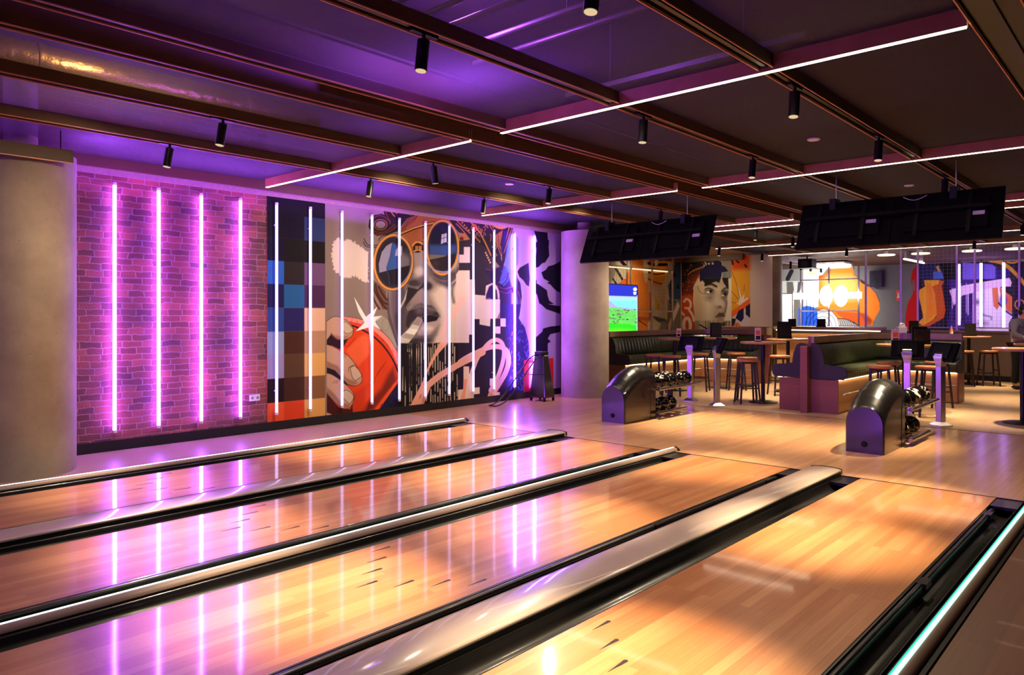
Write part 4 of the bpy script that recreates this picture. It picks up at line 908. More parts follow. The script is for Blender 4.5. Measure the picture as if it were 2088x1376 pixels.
# ------------------------------------------------------------------ track spotlights
def make_spot():
    t = thing('track_spotlight', 'x', 'spotlight', (0, 0, 0)); t['group'] = 'cylinder spotlights on the ceiling tracks'
    MB().box(-.1, .1, -.016, .016, -.022, .0).build('track_adapter', M['black'], t, rel=False)
    MB().cyl((0, 0, -.022), (0, 0, -.06), .011, n=10).build('swivel', M['black'], t, rel=False)
    h = MB().cyl((0, 0, -.055), (0, 0, -.235), .036, n=28).build('housing', M['blackmetal'], t, bevel=.003, rel=False)
    MB().cyl((0, 0, -.2355), (0, 0, -.2375), .031, n=24).build('lens', M['lens'], h, rel=False)
    return t
spots = [(2.95, 7.05, 'over the brick wall, tilted, nearest the left column', .16), (5.28, 7.05, 'near the top of the pixel block mural', .0), (7.2, 7.05, 'at the end of the strip light above the crown painting', 0),
         (2.87, 5.83, 'on the second track from the wall, above the brick', 0), (5.18, 5.83, 'on the second track, above the painted sunglasses', -.15), (7.12, 5.83, 'on the second track, hanging in front of a strip light', 0), (9.8, 5.83, 'just above the left monitor bank', 0),
         (2.77, 3.2, 'large and black in the purple bay at top centre', .12), (5.11, 3.2, 'on the third track, right of the purple bay', .1), (7.18, 3.2, 'on the third track, just before the second long strip light', 0),
         (2.77, 2.0, 'cut off by the top edge with a bright lens', 0), (5.18, 2.0, 'in the dark bay, the biggest on the right half', 0), (7.15, 2.0, 'touching the second long strip light', 0), (9.7, 2.0, 'just above the big right monitor bank', 0),
         (13.2, 5.83, 'small, between the two monitor banks', 0), (15.0, 5.83, 'small, by the top left corner of the right monitor bank', 0), (16.1, 8.0, 'tiny, in front of the portrait mural', 0), (18.4, 7.95, 'tiny, in front of the third column', 0),
         (18.3, 5.83, 'tiny, below the big monitor bank on the far strip light', 0), (18.2, 3.2, 'tiny, on the far strip light over the mesh partition', 0),
         (12.6, 3.2, 'hidden mostly behind the big monitor bank', 0), (15.5, 2.0, 'far, over the bar stools by the low wall', 0), (12.4, 2.0, 'over the round table at the right edge', 0)]
sp0 = make_spot()
for i, (x, y, lab, tilt) in enumerate(spots):
    o = sp0 if i == 0 else copy_tree(sp0)
    o.location = (x, y, 3.128); o['label'] = 'black cylinder track spotlight ' + lab
    if tilt:
        for ch in [q for q in bpy.data.objects if q.parent == o and q.name.startswith('housing')]:
            ch.rotation_euler = (0, tilt, 0); ch.location = (math.sin(tilt) * .05, 0, -.0)
def lamp(kind, loc, energy, color, size=.05, aim=None, spot=60, blend=.9, name='light', sy=None):
    l = bpy.data.lights.new(name, kind); l.energy = energy; l.color = color
    if kind == 'SPOT': l.spot_size = math.radians(spot); l.spot_blend = blend; l.shadow_soft_size = size
    elif kind == 'AREA':
        l.size = size
        if sy: l.shape = 'RECTANGLE'; l.size_y = sy
    else: l.shadow_soft_size = size
    o = bpy.data.objects.new(name, l); COL.objects.link(o); o.location = loc
    if aim is not None: o.rotation_euler = (Vector(aim) - Vector(loc)).to_track_quat('-Z', 'Y').to_euler()
    return o
WARM = (1., .80, .52)
AIM = {10: (2.53, 1.76), 11: (5.07, 1.86), 12: (6.6, 1.81), 7: (2.2, 3.44), 8: (4.2, 3.37), 9: (6.7, 3.46), 3: (2.28, 5.0), 4: (4.93, 4.88), 5: (6.36, 5.07), 0: (2.46, 6.86), 1: (4.77, 6.95), 2: (6.65, 6.67), 6: (9.4, 4.9), 13: (9.3, 3.0)}
KEY = {0: 700, 3: 1250, 7: 1500, 8: 1100, 9: 1150, 10: 1500, 11: 1500, 12: 1350, 5: 1150, 4: 1150, 1: 900, 2: 900, 6: 1500, 13: 1400}
for i, (x, y, lab, tilt) in enumerate(spots):
    e = KEY.get(i, 700); c = WARM
    ax, ay = AIM.get(i, (x - tilt * 3, y))
    lamp('SPOT', (x - tilt * .22, y, 2.86), e * .95, c, .035, (ax, ay, 0), 54 if i in (6, 13) or i > 13 else 37, 1., 'spot_beam')
    if i < 14: lamp('SPOT', (x - tilt * .22, y, 2.86), 62 if i not in (6, 13, 9, 12, 5) else 150, c, .035, (ax, ay, 0), 130, 1., 'spot_spill')
# ------------------------------------------------------------------ hanging monitor banks
def monitor_bank(yc, lab):
    w = 2.12; t = thing('monitor_bank', lab, 'monitor', (9.2, yc, 2.3), 0, 'score monitors hung from the ceiling')
    top, bot = (9.2, 2.862), (8.95, 2.30)
    dx, dz = bot[0] - top[0], bot[1] - top[1]; ln = math.hypot(dx, dz); ux, uz = dx / ln, dz / ln; nx, nz = -uz * -1, ux * -1   # normal towards the lanes
    nx, nz = (uz, -ux)
    def pt(a, y, n): return (top[0] + ux * a + nx * n, y, top[1] + uz * a + nz * n)
    def slab(mb, a0, a1, y0, y1, n0, n1):
        v = [pt(a, y, n) for n in (n0, n1) for a, y in ((a0, y0), (a1, y0), (a1, y1), (a0, y1))]
        mb.add(v, [(0, 3, 2, 1), (4, 5, 6, 7), (0, 1, 5, 4), (1, 2, 6, 5), (2, 3, 7, 6), (3, 0, 4, 7)]); return mb
    for s in (-1, 1):
        y0, y1 = (yc - w / 2, yc - .004) if s < 0 else (yc + .004, yc + w / 2)
        p = slab(MB(), 0, ln, y0, y1, -.03, .0).build('monitor', M['screenblack'], t, bevel=.004)
        slab(MB(), .1, ln - .13, y0 + .12, y1 - .12, .0, .035).build('rear_housing', M['screenblack'], p, bevel=.008)
        slab(MB(), 0, ln, y0 - .002, y1 + .002, -.036, -.03).build('bezel', M['screenedge'] if s < 0 else M['screenblack'], p)
        slab(MB(), .30, .345, y0 + .16, y0 + .27, .035, .038).build('sticker', M['sticker'], p)
        slab(MB(), .23, .25, y0 + .13, y0 + .19, .035, .038).build('sticker', M['sticker'], p)
        for yy in (y0 + .3, y1 - .25): slab(MB(), .05, ln - .06, yy - .02, yy + .02, .035, .06).build('mount_arm', M['black'], p)
    slab(MB(), .24, .275, yc - w / 2 + .1, yc + w / 2 - .1, .06, .09).build('cross_bar', M['black'], t)
    for yy in (yc + w * .32, yc - w * .28):
        MB().cyl((9.26, yy, 2.72), (9.26, yy, 3.2), .006, n=8).build('hanging_rod', M['chrome'], t)
        MB().box(9.12, 9.3, yy - .035, yy + .035, 2.66, 2.90).build('hanging_bracket', M['black'], t)
    MB().tube([pt(.06 + .05 * math.sin(k / 8 * PI), yc - .1 - .03 * k, .06) for k in range(9)], .004, 6).build('cable', M['sticker'], t)
    return t
monitor_bank(5.68, 'tilted black pair of monitors seen from behind, hung beside the second column')
monitor_bank(2.395, 'tilted black pair of monitors seen from behind, large, at upper right')

# ------------------------------------------------------------------ ball returns with their racks and balls
def ball_return(x0, yc, lab, nballs):
    t = thing('ball_return', lab, 'ball return', (x0, yc, 0), 0, 'ball returns on the approach')
    prof = [(0, .50, .185), (.012, .515, .198), (.05, .545, .2), (.14, .61, .2), (.25, .675, .2), (.38, .73, .2), (.5, .76, .2), (.62, .77, .2), (.72, .765, .2), (.8, .75, .2)]
    def arch(x, h, w, zb=0.0, n=18):
        pts = [(x, yc - w, zb)]
        rz = .205; zc = h - rz
        for k in range(n + 1):
            a = PI * k / n; sx = -math.cos(a); sz = math.sin(a)
            pts.append((x, yc + w * math.copysign(abs(sx) ** .92, sx), zc + rz * abs(sz) ** .95))
        pts.append((x, yc + w, zb)); return pts
    g = MB(); secs = []
    for dx, h, w in prof: secs.append(arch(x0 + dx + (.0), h, w))
    m = len(secs[0])
    for a, b in zip(secs, secs[1:]):
        g.add(a + b, [(j, j + 1, m + j + 1, m + j) for j in range(m - 1)], True)
    g.build('hood', M['hood'], t)
    fc = arch(x0 + .0, .5, .185); g = MB(); fr = [(p[0] - .006, p[1], p[2]) for p in fc]
    g.add(fr, [tuple(range(m))]); g.add(fc + fr, [(j, j + 1, m + j + 1, m + j) for j in range(m - 1)]); g.build('front_panel', M['hood'], t)
    MB().cyl((x0 - .006, yc + .0, .1), (x0 - .022, yc, .1), .034, .026, n=20).build('knob', M['black'], t)
    MB().prism([(yc - .19, 0), (yc + .19, 0), (yc + .19, .55), (yc + .12, .7), (yc, .74), (yc - .12, .7), (yc - .19, .55)], 'x', x0 + .70, x0 + .78).build('ball_opening', M['hoodback'], t)
    seam = [(x0 + .66 + (.0 if z < .45 else (z - .45) * .35), yc - .2015, z) for z in (0, .1, .25, .4, .5, .56)]
    MB().tube(seam, .004, 6).build('seam', M['hoodback'], t)
    x1, x2 = x0 + .76, x0 + 2.02
    for z, xe in ((.42, x2), (.075, x2 - .45)):
        f = MB()
        for yy in (-.27, 0, .27): f.tube([(x1, yc + yy, z), (xe, yc + yy, z + .01)], .024 if abs(yy) > .1 else .012, 12)
        for xx in (x1 + .06, xe - .03): f.tube([(xx, yc - .27, z - .01), (xx, yc + .27, z - .01)], .01, 8)
        f.build('rack_rail', M['steelrail'], t)
    MB().box(xe_leg(x2), xe_leg(x2) + .07, yc - .03, yc + .03, 0.03, .41).box(x1, x2 - .3, yc - .05, yc + .05, 0.0, .035).build('rack_leg', M['blackmetal'], t)
    nm = ['left' if yc > 4 else 'right']
    side = 'ball return beside column' if yc > 4 else 'ball return before corner booth'
    ordn = ['first', 'second', 'third', 'fourth', 'fifth', 'sixth', 'seventh']
    near, far, low = nballs
    pos = []
    for k in range(near): pos.append((x1 + .13 + k * .222, yc - .135, .42 + .095, 'near upper row, %s from hood' % ordn[k]))
    for k in range(far): pos.append((x1 + .2 + k * .23, yc + .135, .42 + .095, 'far upper row, %s from hood' % ordn[k]))
    for k in range(low): pos.append((x1 + .13 + k * .225, yc - .12, .075 + .1, 'lower rack, %s from hood' % ordn[k]))
    for k, (x, y, z, l2) in enumerate(pos):
        kind = [0, 0, 0, 0, 2, 1, 2, 0, 1, 2, 0][(k + (3 if yc < 4 else 0)) % 11]
        desc = ['black ball with pale marks', 'pale marbled ball', 'plain black ball'][kind]
        b = MB().sphere((0, 0, 0), .107, 36, 20).build('bowling_ball', M['ball'][kind], rel=False); b.location = (x, y, z)
        b.rotation_euler = (random.uniform(0, 6), random.uniform(0, 6), random.uniform(0, 6))
        tag(b, '%s, %s, %s' % (desc, l2, side), 'bowling ball', 'balls on the ' + side)
    return t
def xe_leg(x): return x - .5
ball_return(8.5, 5.82, 'black curved ball return hood beside the concrete column', (5, 4, 3))
ball_return(8.45, 2.51, 'black curved ball return hood in front of the corner booth', (5, 4, 3))

# ------------------------------------------------------------------ score terminals
def terminal(x, y, rz, lab):
    t = thing('score_terminal', lab, 'score terminal', (x, y, 0), rz, 'steel score terminals')
    a = MB()
    a.box(-.1, .1, -.1, .1, 0, .02); a.add([(-.1, -.1, .02), (.1, -.1, .02), (.1, .1, .02), (-.1, .1, .02), (-.05, -.05, .06), (.05, -.05, .06), (.05, .05, .06), (-.05, .05, .06)],
        [(0, 1, 5, 4), (1, 2, 6, 5), (2, 3, 7, 6), (3, 0, 4, 7), (4, 5, 6, 7)])
    a.build('base', M['chrome'], t, rel=False)
    MB().box(-.042, .042, -.042, .042, .05, .80).build('pole', M['chrome'], t, rel=False, bevel=.004)
    h = MB(); sec = [(.80, .042, .042, 0), (.86, .05, .055, .0), (.92, .06, .07, .0), (.955, .05, .075, .0)]
    for (z0, a0, b0, _), (z1, a1, b1, _) in zip(sec, sec[1:]):
        v = [(sx * a_, sy * b_, z) for z, a_, b_ in ((z0, a0, b0), (z1, a1, b1)) for sx, sy in ((-1, -1), (1, -1), (1, 1), (-1, 1))]
        h.add(v, [(0, 1, 5, 4), (1, 2, 6, 5), (2, 3, 7, 6), (3, 0, 4, 7), (4, 5, 6, 7)])
    h.cyl((0, -.06, .955), (0, .06, .955), .045, n=18)
    h.build('head', M['chrome'], t, rel=False, bevel=.006)
    s = MB(); c = Vector((.03, 0, 1.0)); up = Vector((.42, 0, .90)).normalized(); nn = Vector((.9, 0, -.42)).normalized() * -1
    def q(a, b, n): v = c + up * a + Vector((0, 1, 0)) * b + nn * n; return tuple(v)
    def sl(mb, a, b, n0, n1):
        v = [q(x_, y_, n_) for n_ in (n0, n1) for x_, y_ in ((-a, -b), (a, -b), (a, b), (-a, b))]
        mb.add(v, [(0, 3, 2, 1), (4, 5, 6, 7), (0, 1, 5, 4), (1, 2, 6, 5), (2, 3, 7, 6), (3, 0, 4, 7)]); return mb
    sc = sl(MB(), .135, .215, -.03, .012).build('screen', M['screenblack'], t, rel=False, bevel=.006)
    sl(MB(), .10, .13, .012, .03).build('rear_cover', M['black'], sc, rel=False)
    return t
terminal(11.5, 6.26, .12, 'steel score terminal behind the left ball rack, screen seen square from behind')
terminal(11.17, 5.60, -.75, 'steel score terminal right of the left ball rack, screen turned sideways')
terminal(11.85, 2.93, .15, 'steel score terminal behind the right ball return hood')
terminal(11.2, 2.36, -.55, 'steel score terminal standing clear at right with its whole post in view')

# ------------------------------------------------------------------ bowling ramp by the wall
t = thing('ball_ramp', 'black folding bowling ramp with long tube rails leaning by the mural end', 'bowling ramp', (9.6, 8.2, 0))
for s in (-.075, .075):
    y = 8.26 + s
    P_ = [(8.62, y, .02), (8.72, y, .03), (8.85, y, .07), (9.05, y, .22), (9.35, y, .50), (9.62, y, .74), (9.78, y, .80)]
    MB().tube(P_, .011, 8).build('ramp_rail', M['blackmetal'], t)
MB().tube([(8.62, 8.185, .02), (8.60, 8.26, .02), (8.62, 8.335, .02)], .011, 8).tube([(9.35, 8.185, .5), (9.35, 8.335, .5)], .008, 8).tube([(9.62, 8.185, .74), (9.62, 8.335, .74)], .008, 8).build('cross_tube', M['blackmetal'], t)
MB().add([(9.78, 8.14, .80), (9.92, 8.14, .80), (9.92, 8.36, .80), (9.78, 8.36, .80), (9.72, 8.06, .06), (10.0, 8.06, .06), (10.0, 8.42, .06), (9.72, 8.42, .06)],
         [(0, 1, 2, 3), (4, 7, 6, 5), (0, 4, 5, 1), (1, 5, 6, 2), (2, 6, 7, 3), (3, 7, 4, 0)]).build('body', M['hood'], t, bevel=.02)
MB().box(9.76, 9.94, 8.16, 8.34, .80, .86).build('ball_cradle', M['black'], t, bevel=.01)
for x in (9.74, 9.98):
    for y in (8.09, 8.39): MB().cyl((x, y, 0), (x, y, .07), .022, n=12).build('foot', M['black'], t)
MB().tube([(9.70, 8.06, .48), (9.5, 8.18, .48), (9.34, 8.185, .5)], .007, 8).build('brace', M['blackmetal'], t)

# ------------------------------------------------------------------ tables and stools
def round_table(x, y, r, lab, wood_pole=False, h=1.04):
    t = thing('round_table', lab, 'table', (x, y, 0), 0, 'tall round tables in the lounge')
    MB().lathe([(r - .012, h - .035), (r, h - .03), (r, h - .006), (r - .006, h)], (x, y, 0), 48).build('tabletop', M['tabletop'], t)
    MB().cyl((x, y, .02), (x, y, h - .035), .034, n=20).build('pole', M['boothwood'] if wood_pole else M['blackmetal'], t)
    MB().lathe([(.24, 0), (.24, .01), (.22, .018), (.05, .03)], (x, y, 0), 40).build('base_disc', M['blackmetal'], t)
    return t
tabs = [(12.2, 5.26, .375, 'tall round oak table with a picture card, left of the corner booth'), (13.0, 7.42, .34, 'tall round oak table with a card, in front of the curved green banquette'),
        (14.1, 7.02, .36, 'tall round oak table with tall black menus, behind the left score terminals'), (14.2, 5.62, .40, 'tall round oak table with black menus, before the third column'),
        (12.7, 3.18, .40, 'tall round oak table inside the corner booth, behind the terminal screens'), (12.25, 1.58, .36, 'tall round oak table cut by the right edge, base disc in view'),
        (18.5, 3.36, .42, 'tall round oak table with a black menu against the low wall'), (14.4, 1.62, .36, 'tall round table behind the one at the right edge')]
for x, y, r, lab in tabs: round_table(x, y, r, lab)

def make_stool():
    t = thing('bar_stool', 'x', 'stool', (0, 0, 0)); t['group'] = 'wooden bar stools'
    h = .75
    MB().lathe([(.165, h - .045), (.178, h - .035), (.178, h - .012), (.165, h - .002), (.06, h - .008)], (0, 0, 0), 32).build('seat', M['stoolseat'], t, rel=False)
    for sx, sy in ((1, 1), (1, -1), (-1, -1), (-1, 1)):
        MB().cyl((sx * .115, sy * .115, h - .045), (sx * .165, sy * .165, 0), .019, .017, n=10).build('leg', M['stoolleg'], t, rel=False)
    MB().box(-.13, .13, -.13, .13, h - .075, h - .045).build('seat_frame', M['stoolleg'], t, rel=False)
    a = .148
    MB().tube([(a, a, .26), (a, -a, .26)], .011, 8).tube([(-a, a, .26), (-a, -a, .26)], .011, 8).build('stretcher', M['stoolleg'], t, rel=False)
    MB().tube([(a, a, .33), (-a, a, .33)], .011, 8).tube([(a, -a, .33), (-a, -a, .33)], .011, 8).build('stretcher', M['stoolleg'], t, rel=False)
    return t
stools = [(11.93, 5.42, .75, 'in front of the round table left of the corner booth'), (12.45, 5.66, .4, 'behind the front stool, at the table left of the corner booth'),
          (12.25, 7.42, .2, 'left of the pair over the ball return hood'), (12.1, 6.98, .5, 'right of the pair over the ball return hood'),
          (13.2, 6.98, .3, 'between the two left score terminals'), (13.9, 6.55, .6, 'right of the turned terminal, before the banquette end'),
          (13.5, 5.5, .8, 'behind the left seat of the corner booth'), (14.6, 5.2, .2, 'behind the table with menus, before the third column'),
          (11.75, 3.28, .3, 'nearest the corner booth seat front'), (12.75, 3.43, .1, 'behind the left post of the right terminal pair'), (12.15, 2.72, .5, 'between the two right score terminals'),
          (13.5, 2.9, .7, 'just left of the clear standing terminal'),
          (17.9, 3.33, .3, 'left of the two clear stools by the low wall'), (18.35, 2.97, .5, 'right of the two clear stools by the low wall'), (18.9, 3.85, .2, 'partly hidden behind the terminal, by the low wall')]
s0 = make_stool()
for i, (x, y, r, lab) in enumerate(stools):
    o = s0 if i == 0 else copy_tree(s0)
    o.location = (x, y, 0); o.rotation_euler = (0, 0, r); o['label'] = 'wooden bar stool ' + lab

# ------------------------------------------------------------------ banquettes
def fillet(pts, rad, n=14):
    out = [Vector((*pts[0], 0))]
    for i in range(1, len(pts) - 1):
        a, b, c = (Vector((*pts[k], 0)) for k in (i - 1, i, i + 1)); u = (a - b).normalized(); v = (c - b).normalized()
        p0 = b + u * rad; p1 = b + v * rad
        cen = b + (u + v) * rad
        for k in range(n + 1):
            ang = k / n * PI / 2; out.append(cen - v * rad * math.cos(ang) - u * rad * math.sin(ang))
    out.append(Vector((*pts[-1], 0))); return out
def resample(P, step):
    out = [P[0]]; acc = [0.]; s = 0.
    for a, b in zip(P, P[1:]):
        L_ = (b - a).length; n = max(1, int(L_ / step + .5))
        for k in range(1, n + 1): out.append(a.lerp(b, k / n)); s += L_ / n; acc.append(s)
    return out, acc
def sweep(mb, P, acc, prof, side, mod=None, smooth=True):
    m = len(prof); vs = []
    for i, p in enumerate(P):
        d = (P[min(i + 1, len(P) - 1)] - P[max(i - 1, 0)]).normalized(); nrm = Vector((d.y, -d.x, 0)) * side
        q = mod(acc[i]) if mod else 0.
        for k, (a, z, w) in enumerate(prof):
            v = p + nrm * (a + q * w); vs.append((v.x, v.y, z + q * (0 if w <= 1 else 0)))
    fs = []
    for i in range(len(P) - 1):
        for k in range(m): j = (k + 1) % m; fs.append((i * m + k, i * m + j, (i + 1) * m + j, (i + 1) * m + k))
    mb.add(vs, fs, smooth); mb.add(vs[:m], [tuple(range(m))[::-1]]); mb.add(vs[-m:], [tuple(range(m))]); return mb
def banquette(pts, side, lab, base, back=True, rad=.5, top=1.17, end_rail=True):
    t = thing('banquette', lab, 'booth', (base[0], base[1], 0), 0, 'green leather banquettes')
    P0 = fillet(pts, rad) if len(pts) > 2 else [Vector((*p, 0)) for p in pts]
    P, acc = resample(P0, .025); Pc, ac = resample(P0, .1)
    sweep(MB(), Pc, ac, [(.02, .012, 0), (.40, .012, 0), (.42, .50, 0), (.02, .50, 0)], side, smooth=False).build('plinth', M['plinthwood'], t)
    rib = lambda s: abs(math.sin(PI * s / .115)) ** .5
    sweep(MB(), P, acc, [(.1, .53, 0), (.50, .53, 0), (.535, .56, .008), (.54, .62, .012), (.525, .675, .012), (.48, .70, .004), (.1, .695, 0)], side, rib).build('seat', M['green'], t)
    sweep(MB(), P, acc, [(.02, .66, 0), (.19, .68, .008), (.175, .78, .016), (.15, .90, .016), (.12, 1.0, .016), (.09, 1.04, .006), (.02, 1.045, 0)], side, rib).build('backrest', M['green'], t)
    if back:
        sweep(MB(), Pc, ac, [(-.03, .0, 0), (.02, .0, 0), (.02, top, 0), (-.03, top, 0)], side, smooth=False).build('back_panel', M['boothwood'], t)
        sweep(MB(), Pc, ac, [(.02, 1.065, 0), (.06, 1.065, 0), (.06, top, 0), (.02, top, 0)], side, smooth=False).build('top_rail', M['ledgewood'], t)
    sweep(MB(), Pc, ac, [(.425, .508, 0), (.455, .508, 0), (.455, .522, 0), (.425, .522, 0)], side, smooth=False).build('light_strip', M['warmstrip'], t)
    f = MB(); pr = []
    for i, p in enumerate(Pc):
        d = (Pc[min(i + 1, len(Pc) - 1)] - Pc[max(i - 1, 0)]).normalized(); nrm = Vector((d.y, -d.x, 0)) * side
        v = p + nrm * .5; pr.append((v.x, v.y, .3))
        if i % 9 == 4: q = p + nrm * .41; f.tube([(q.x, q.y, .3), (v.x, v.y, .3)], .008, 6)
    f.tube(pr, .014, 8); f.build('foot_rail', M['steelrail'], t)
    # upholstered ends
    for i, nm in ((0, 1), (len(P) - 1, -1)):
        d = (P[1] - P[0]).normalized() if i == 0 else (P[-1] - P[-2]).normalized()
        nrm = Vector((d.y, -d.x, 0)) * side; p = P[i]; o_ = -d * .012 if i == 0 else d * .012
        e = MB()
        prof = [(.02, .52), (.50, .52), (.54, .56), (.545, .63), (.53, .69), (.48, .72), (.3, .735), (.22, .75), (.2, .9), (.15, 1.03), (.1, 1.06), (.02, 1.06)]
        A_ = [tuple(p + nrm * a + Vector((0, 0, z))) for a, z in prof]; B_ = [tuple(Vector(q) + o_ * 2.4) for q in A_]; m = len(A_)
        e.add(A_ + B_, [(k, (k + 1) % m, m + (k + 1) % m, m + k) for k in range(m)], True); e.add(A_, [tuple(range(m))]); e.add(B_, [tuple(range(m))[::-1]])
        e.build('end_upholstery', M['navy'], t)
        A_ = [tuple(p + nrm * a + Vector((0, 0, z))) for a, z in ((.0, .0), (.425, .0), (.425, .51), (.0, .51))]; B_ = [tuple(Vector(q) + o_ * 2.) for q in A_]
        MB().add(A_ + B_, [(0, 1, 5, 4), (1, 2, 6, 5), (2, 3, 7, 6), (3, 0, 4, 7), (0, 3, 2, 1), (4, 5, 6, 7)]).build('end_panel', M['boothwood'], t)
    return t
banquette([(11.48, 4.20), (14.65, 4.20), (14.65, 2.75)], 1, 'green ribbed leather corner banquette with lit base, facing the right score terminals', (11.5, 4.0))
banquette([(11.55, 4.275), (14.2, 4.275)], -1, 'green leather banquette back to back with the corner booth, facing the column side', (11.6, 4.5), back=False)
banquette([(12.05, 8.38), (15.65, 8.38), (15.65, 6.75)], 1, 'long curved green ribbed banquette below the wall screen', (12.1, 8.2))
tag(MB().box(11.32, 11.44, 4.185, 4.295, 0, 1.02).build('booth_post', M['boothwood'], bevel=.004), 'square wooden post at the front end of the corner booth', 'post')
tag(MB().box(15.58, 15.72, 6.58, 6.715, 0, 1.06).build('booth_post', M['boothwood'], bevel=.004), 'square wooden post at the end of the curved banquette', 'post')
tag(MB().box(16.9, 17.0, 7.2, 8.6, 0, 1.2).box(16.8, 17.1, 7.1, 8.7, 1.2, 1.22).build('divider_screen', M['ledgewood']), 'low wooden divider behind the curved banquette, before the portrait mural', 'divider')
t = thing('wall_counter', 'long counter with a warm lit edge in front of the far mural', 'counter', (19.2, 6.4, 0))
MB().box(19.0, 19.58, 5.3, 7.9, 1.12, 1.2).build('counter_top', M['ledgewood'], t); MB().box(19.2, 19.58, 5.3, 7.9, 0, 1.02).build('counter_base', M['plinthwood'], t)
MB().box(19.1, 19.14, 5.32, 7.88, 1.095, 1.115).build('light_strip', M['warmstrip'], t)

# ------------------------------------------------------------------ things on the tables
def menu(x, y, z, w, h, lab, rz=0., n=2):
    t = thing('menu_holder', lab, 'menu', (x, y, z), rz, 'black menus standing on tables')
    for k in range(n): MB().box(-.02 + .03 * k - .008, -.02 + .03 * k + .008, -w / 2 + .03 * k, w / 2 + .03 * k, 0, h * (1 - .17 * (1 - k))).build('menu', M['menu'], t, rel=False)
    MB().box(-.05, .05, -w / 2, w / 2, 0, .03).build('base', M['black'], t, rel=False)
    return t
R0 = SHA - PI / 2 + PI / 2
menu(14.1, 7.08, 1.041, .2, .30, 'stepped pair of black menus on the round table before the portrait mural', SHA)
menu(14.25, 5.70, 1.041, .24, .33, 'stepped pair of black menus on the table before the third column', SHA)
menu(12.75, 2.95, 1.041, .24, .28, 'wide black menus on the booth table above the right terminals', SHA)
menu(18.45, 3.33, 1.041, .24, .33, 'black menu on the round table by the low wall, before the purple tubes', SHA, 1)
menu(14.62, 3.52, 1.171, .17, .27, 'black menu on the corner booth ledge beside the napkin box', SHA, 1)
menu(19.2, 7.5, 1.2, .2, .24, 'small black menu on the lit counter, left of two', SHA, 1)
menu(19.2, 6.75, 1.2, .22, .24, 'small black menu on the lit counter, right of two', SHA, 1)
def card(x, y, z, lab, w=.085, h=.19):
    t = thing('picture_card', lab, 'card', (x, y, z), SHA, 'picture cards on tables')
    MB().box(-.012, .012, -w / 2, w / 2, .012, h).build('card', M['card'], t, rel=False)
    MB().box(-.014, -.012, -w / 2 + .012, w / 2 - .012, h * .5, h * .8).build('picture', M['cardart'], t, rel=False)
    MB().box(-.014, -.012, -w / 2 + .012, w / 2 - .012, h * .16, h * .42).build('picture', M['menu'], t, rel=False)
    MB().box(-.03, .03, -w / 2, w / 2, 0, .012).build('base', M['black'], t, rel=False)
card(12.15, 5.33, 1.041, 'white card with orange picture on the table left of the corner booth', .10, .24)
card(13.05, 7.36, 1.041, 'purple lit picture card on the table before the curved banquette')
card(12.5, 3.26, 1.041, 'white card with orange picture behind the right terminal screens', .11, .23)
t = thing('napkin_box', 'white paper box with napkins on the corner booth ledge', 'box', (14.6, 3.70, 1.171), SHA)
MB().box(-.05, .05, -.075, .075, 0, .11).build('box', M['card'], t, rel=False, bevel=.004)
MB().add([(-.03, -.06, .11), (.03, -.05, .11), (.02, .05, .11), (-.03, .06, .11), (-.02, -.04, .18), (.03, -.02, .16), (.0, .03, .19), (-.03, .05, .15)],
         [(0, 1, 5, 4), (1, 2, 6, 5), (2, 3, 7, 6), (3, 0, 4, 7), (4, 5, 6, 7)]).build('napkins', M['card'], t, rel=False)
t = thing('beer_bottle', 'small brown bottle on the round table by the low wall', 'bottle', (18.35, 3.66, 1.041))
MB().lathe([(.03, 0), (.032, .01), (.032, .13), (.013, .18), (.013, .22)], (0, 0, 0), 20).build('bottle', M['stoolseat'], t, rel=False)
MB().lathe([(.0335, .04), (.0335, .1)], (0, 0, 0), 20).build('bottle_label', M['card'], t, rel=False)

# ------------------------------------------------------------------ wall screen, cage frame
def screen_mat():
    m, nt, out = newmat('golf_screen')
    a = N(nt, 'ShaderNodeVertexColor'); a.layer_name = 'paint'
    e = N(nt, 'ShaderNodeEmission', Strength=1.5); L(nt, a.outputs['Color'], e.inputs['Color']); L(nt, e.outputs[0], out.inputs['Surface']); return m
w = Paint((14.9, 10.55, 1.06), (1, 0), 150, 110, 1.68, 1.21, tint=(1, 1, 1))
w.frame(1240, 500, 7.244); w.all((60, 66, 190)); Rr = w.rng
w.poly([(-300, 735), (470, 760), (470, 1400), (-300, 1400)], (176, 196, 245)); w.poly([(-300, 800), (470, 800), (470, 960), (-300, 960)], (120, 226, 250), .8, 8); w.poly([(-300, 800), (30, 820), (120, 900), (470, 950), (470, 1000), (-300, 1000)], (170, 168, 214))
w.poly([(-300, 930), (100, 920), (300, 955), (470, 960), (470, 1200), (-300, 1200)], (110, 200, 100)); 
for k in range(120):
    x = Rr.uniform(-300, 430); y = Rr.uniform(940, 1160)
    w.ell(x, y, Rr.uniform(8, 26), Rr.uniform(4, 10), Rr.choice([(120, 120, 104), (90, 140, 80), (150, 150, 130), (60, 66, 50), (120, 220, 100)]))
w.poly([(-300, 1165), (50, 1158), (300, 1162), (420, 1190), (440, 1400), (-300, 1400)], (60, 205, 50)); w.ell(150, 1270, 200, 30, (130, 235, 70), .8, 8)
w.ell(398, 650, 28, 26, (225, 240, 250)); w.poly([(370, 690), (420, 690), (408, 730), (380, 730)], (235, 240, 245))
w.line([(428, 740), (428, 1290)], 7, (200, 220, 255), smooth=False); w.poly([(432, 590), (470, 590), (470, 1300), (434, 1300)], (24, 22, 92))
t = thing('wall_screen', 'portrait wall screen showing a green golf course under blue sky', 'screen', (16.2, 10.6, 1.0))
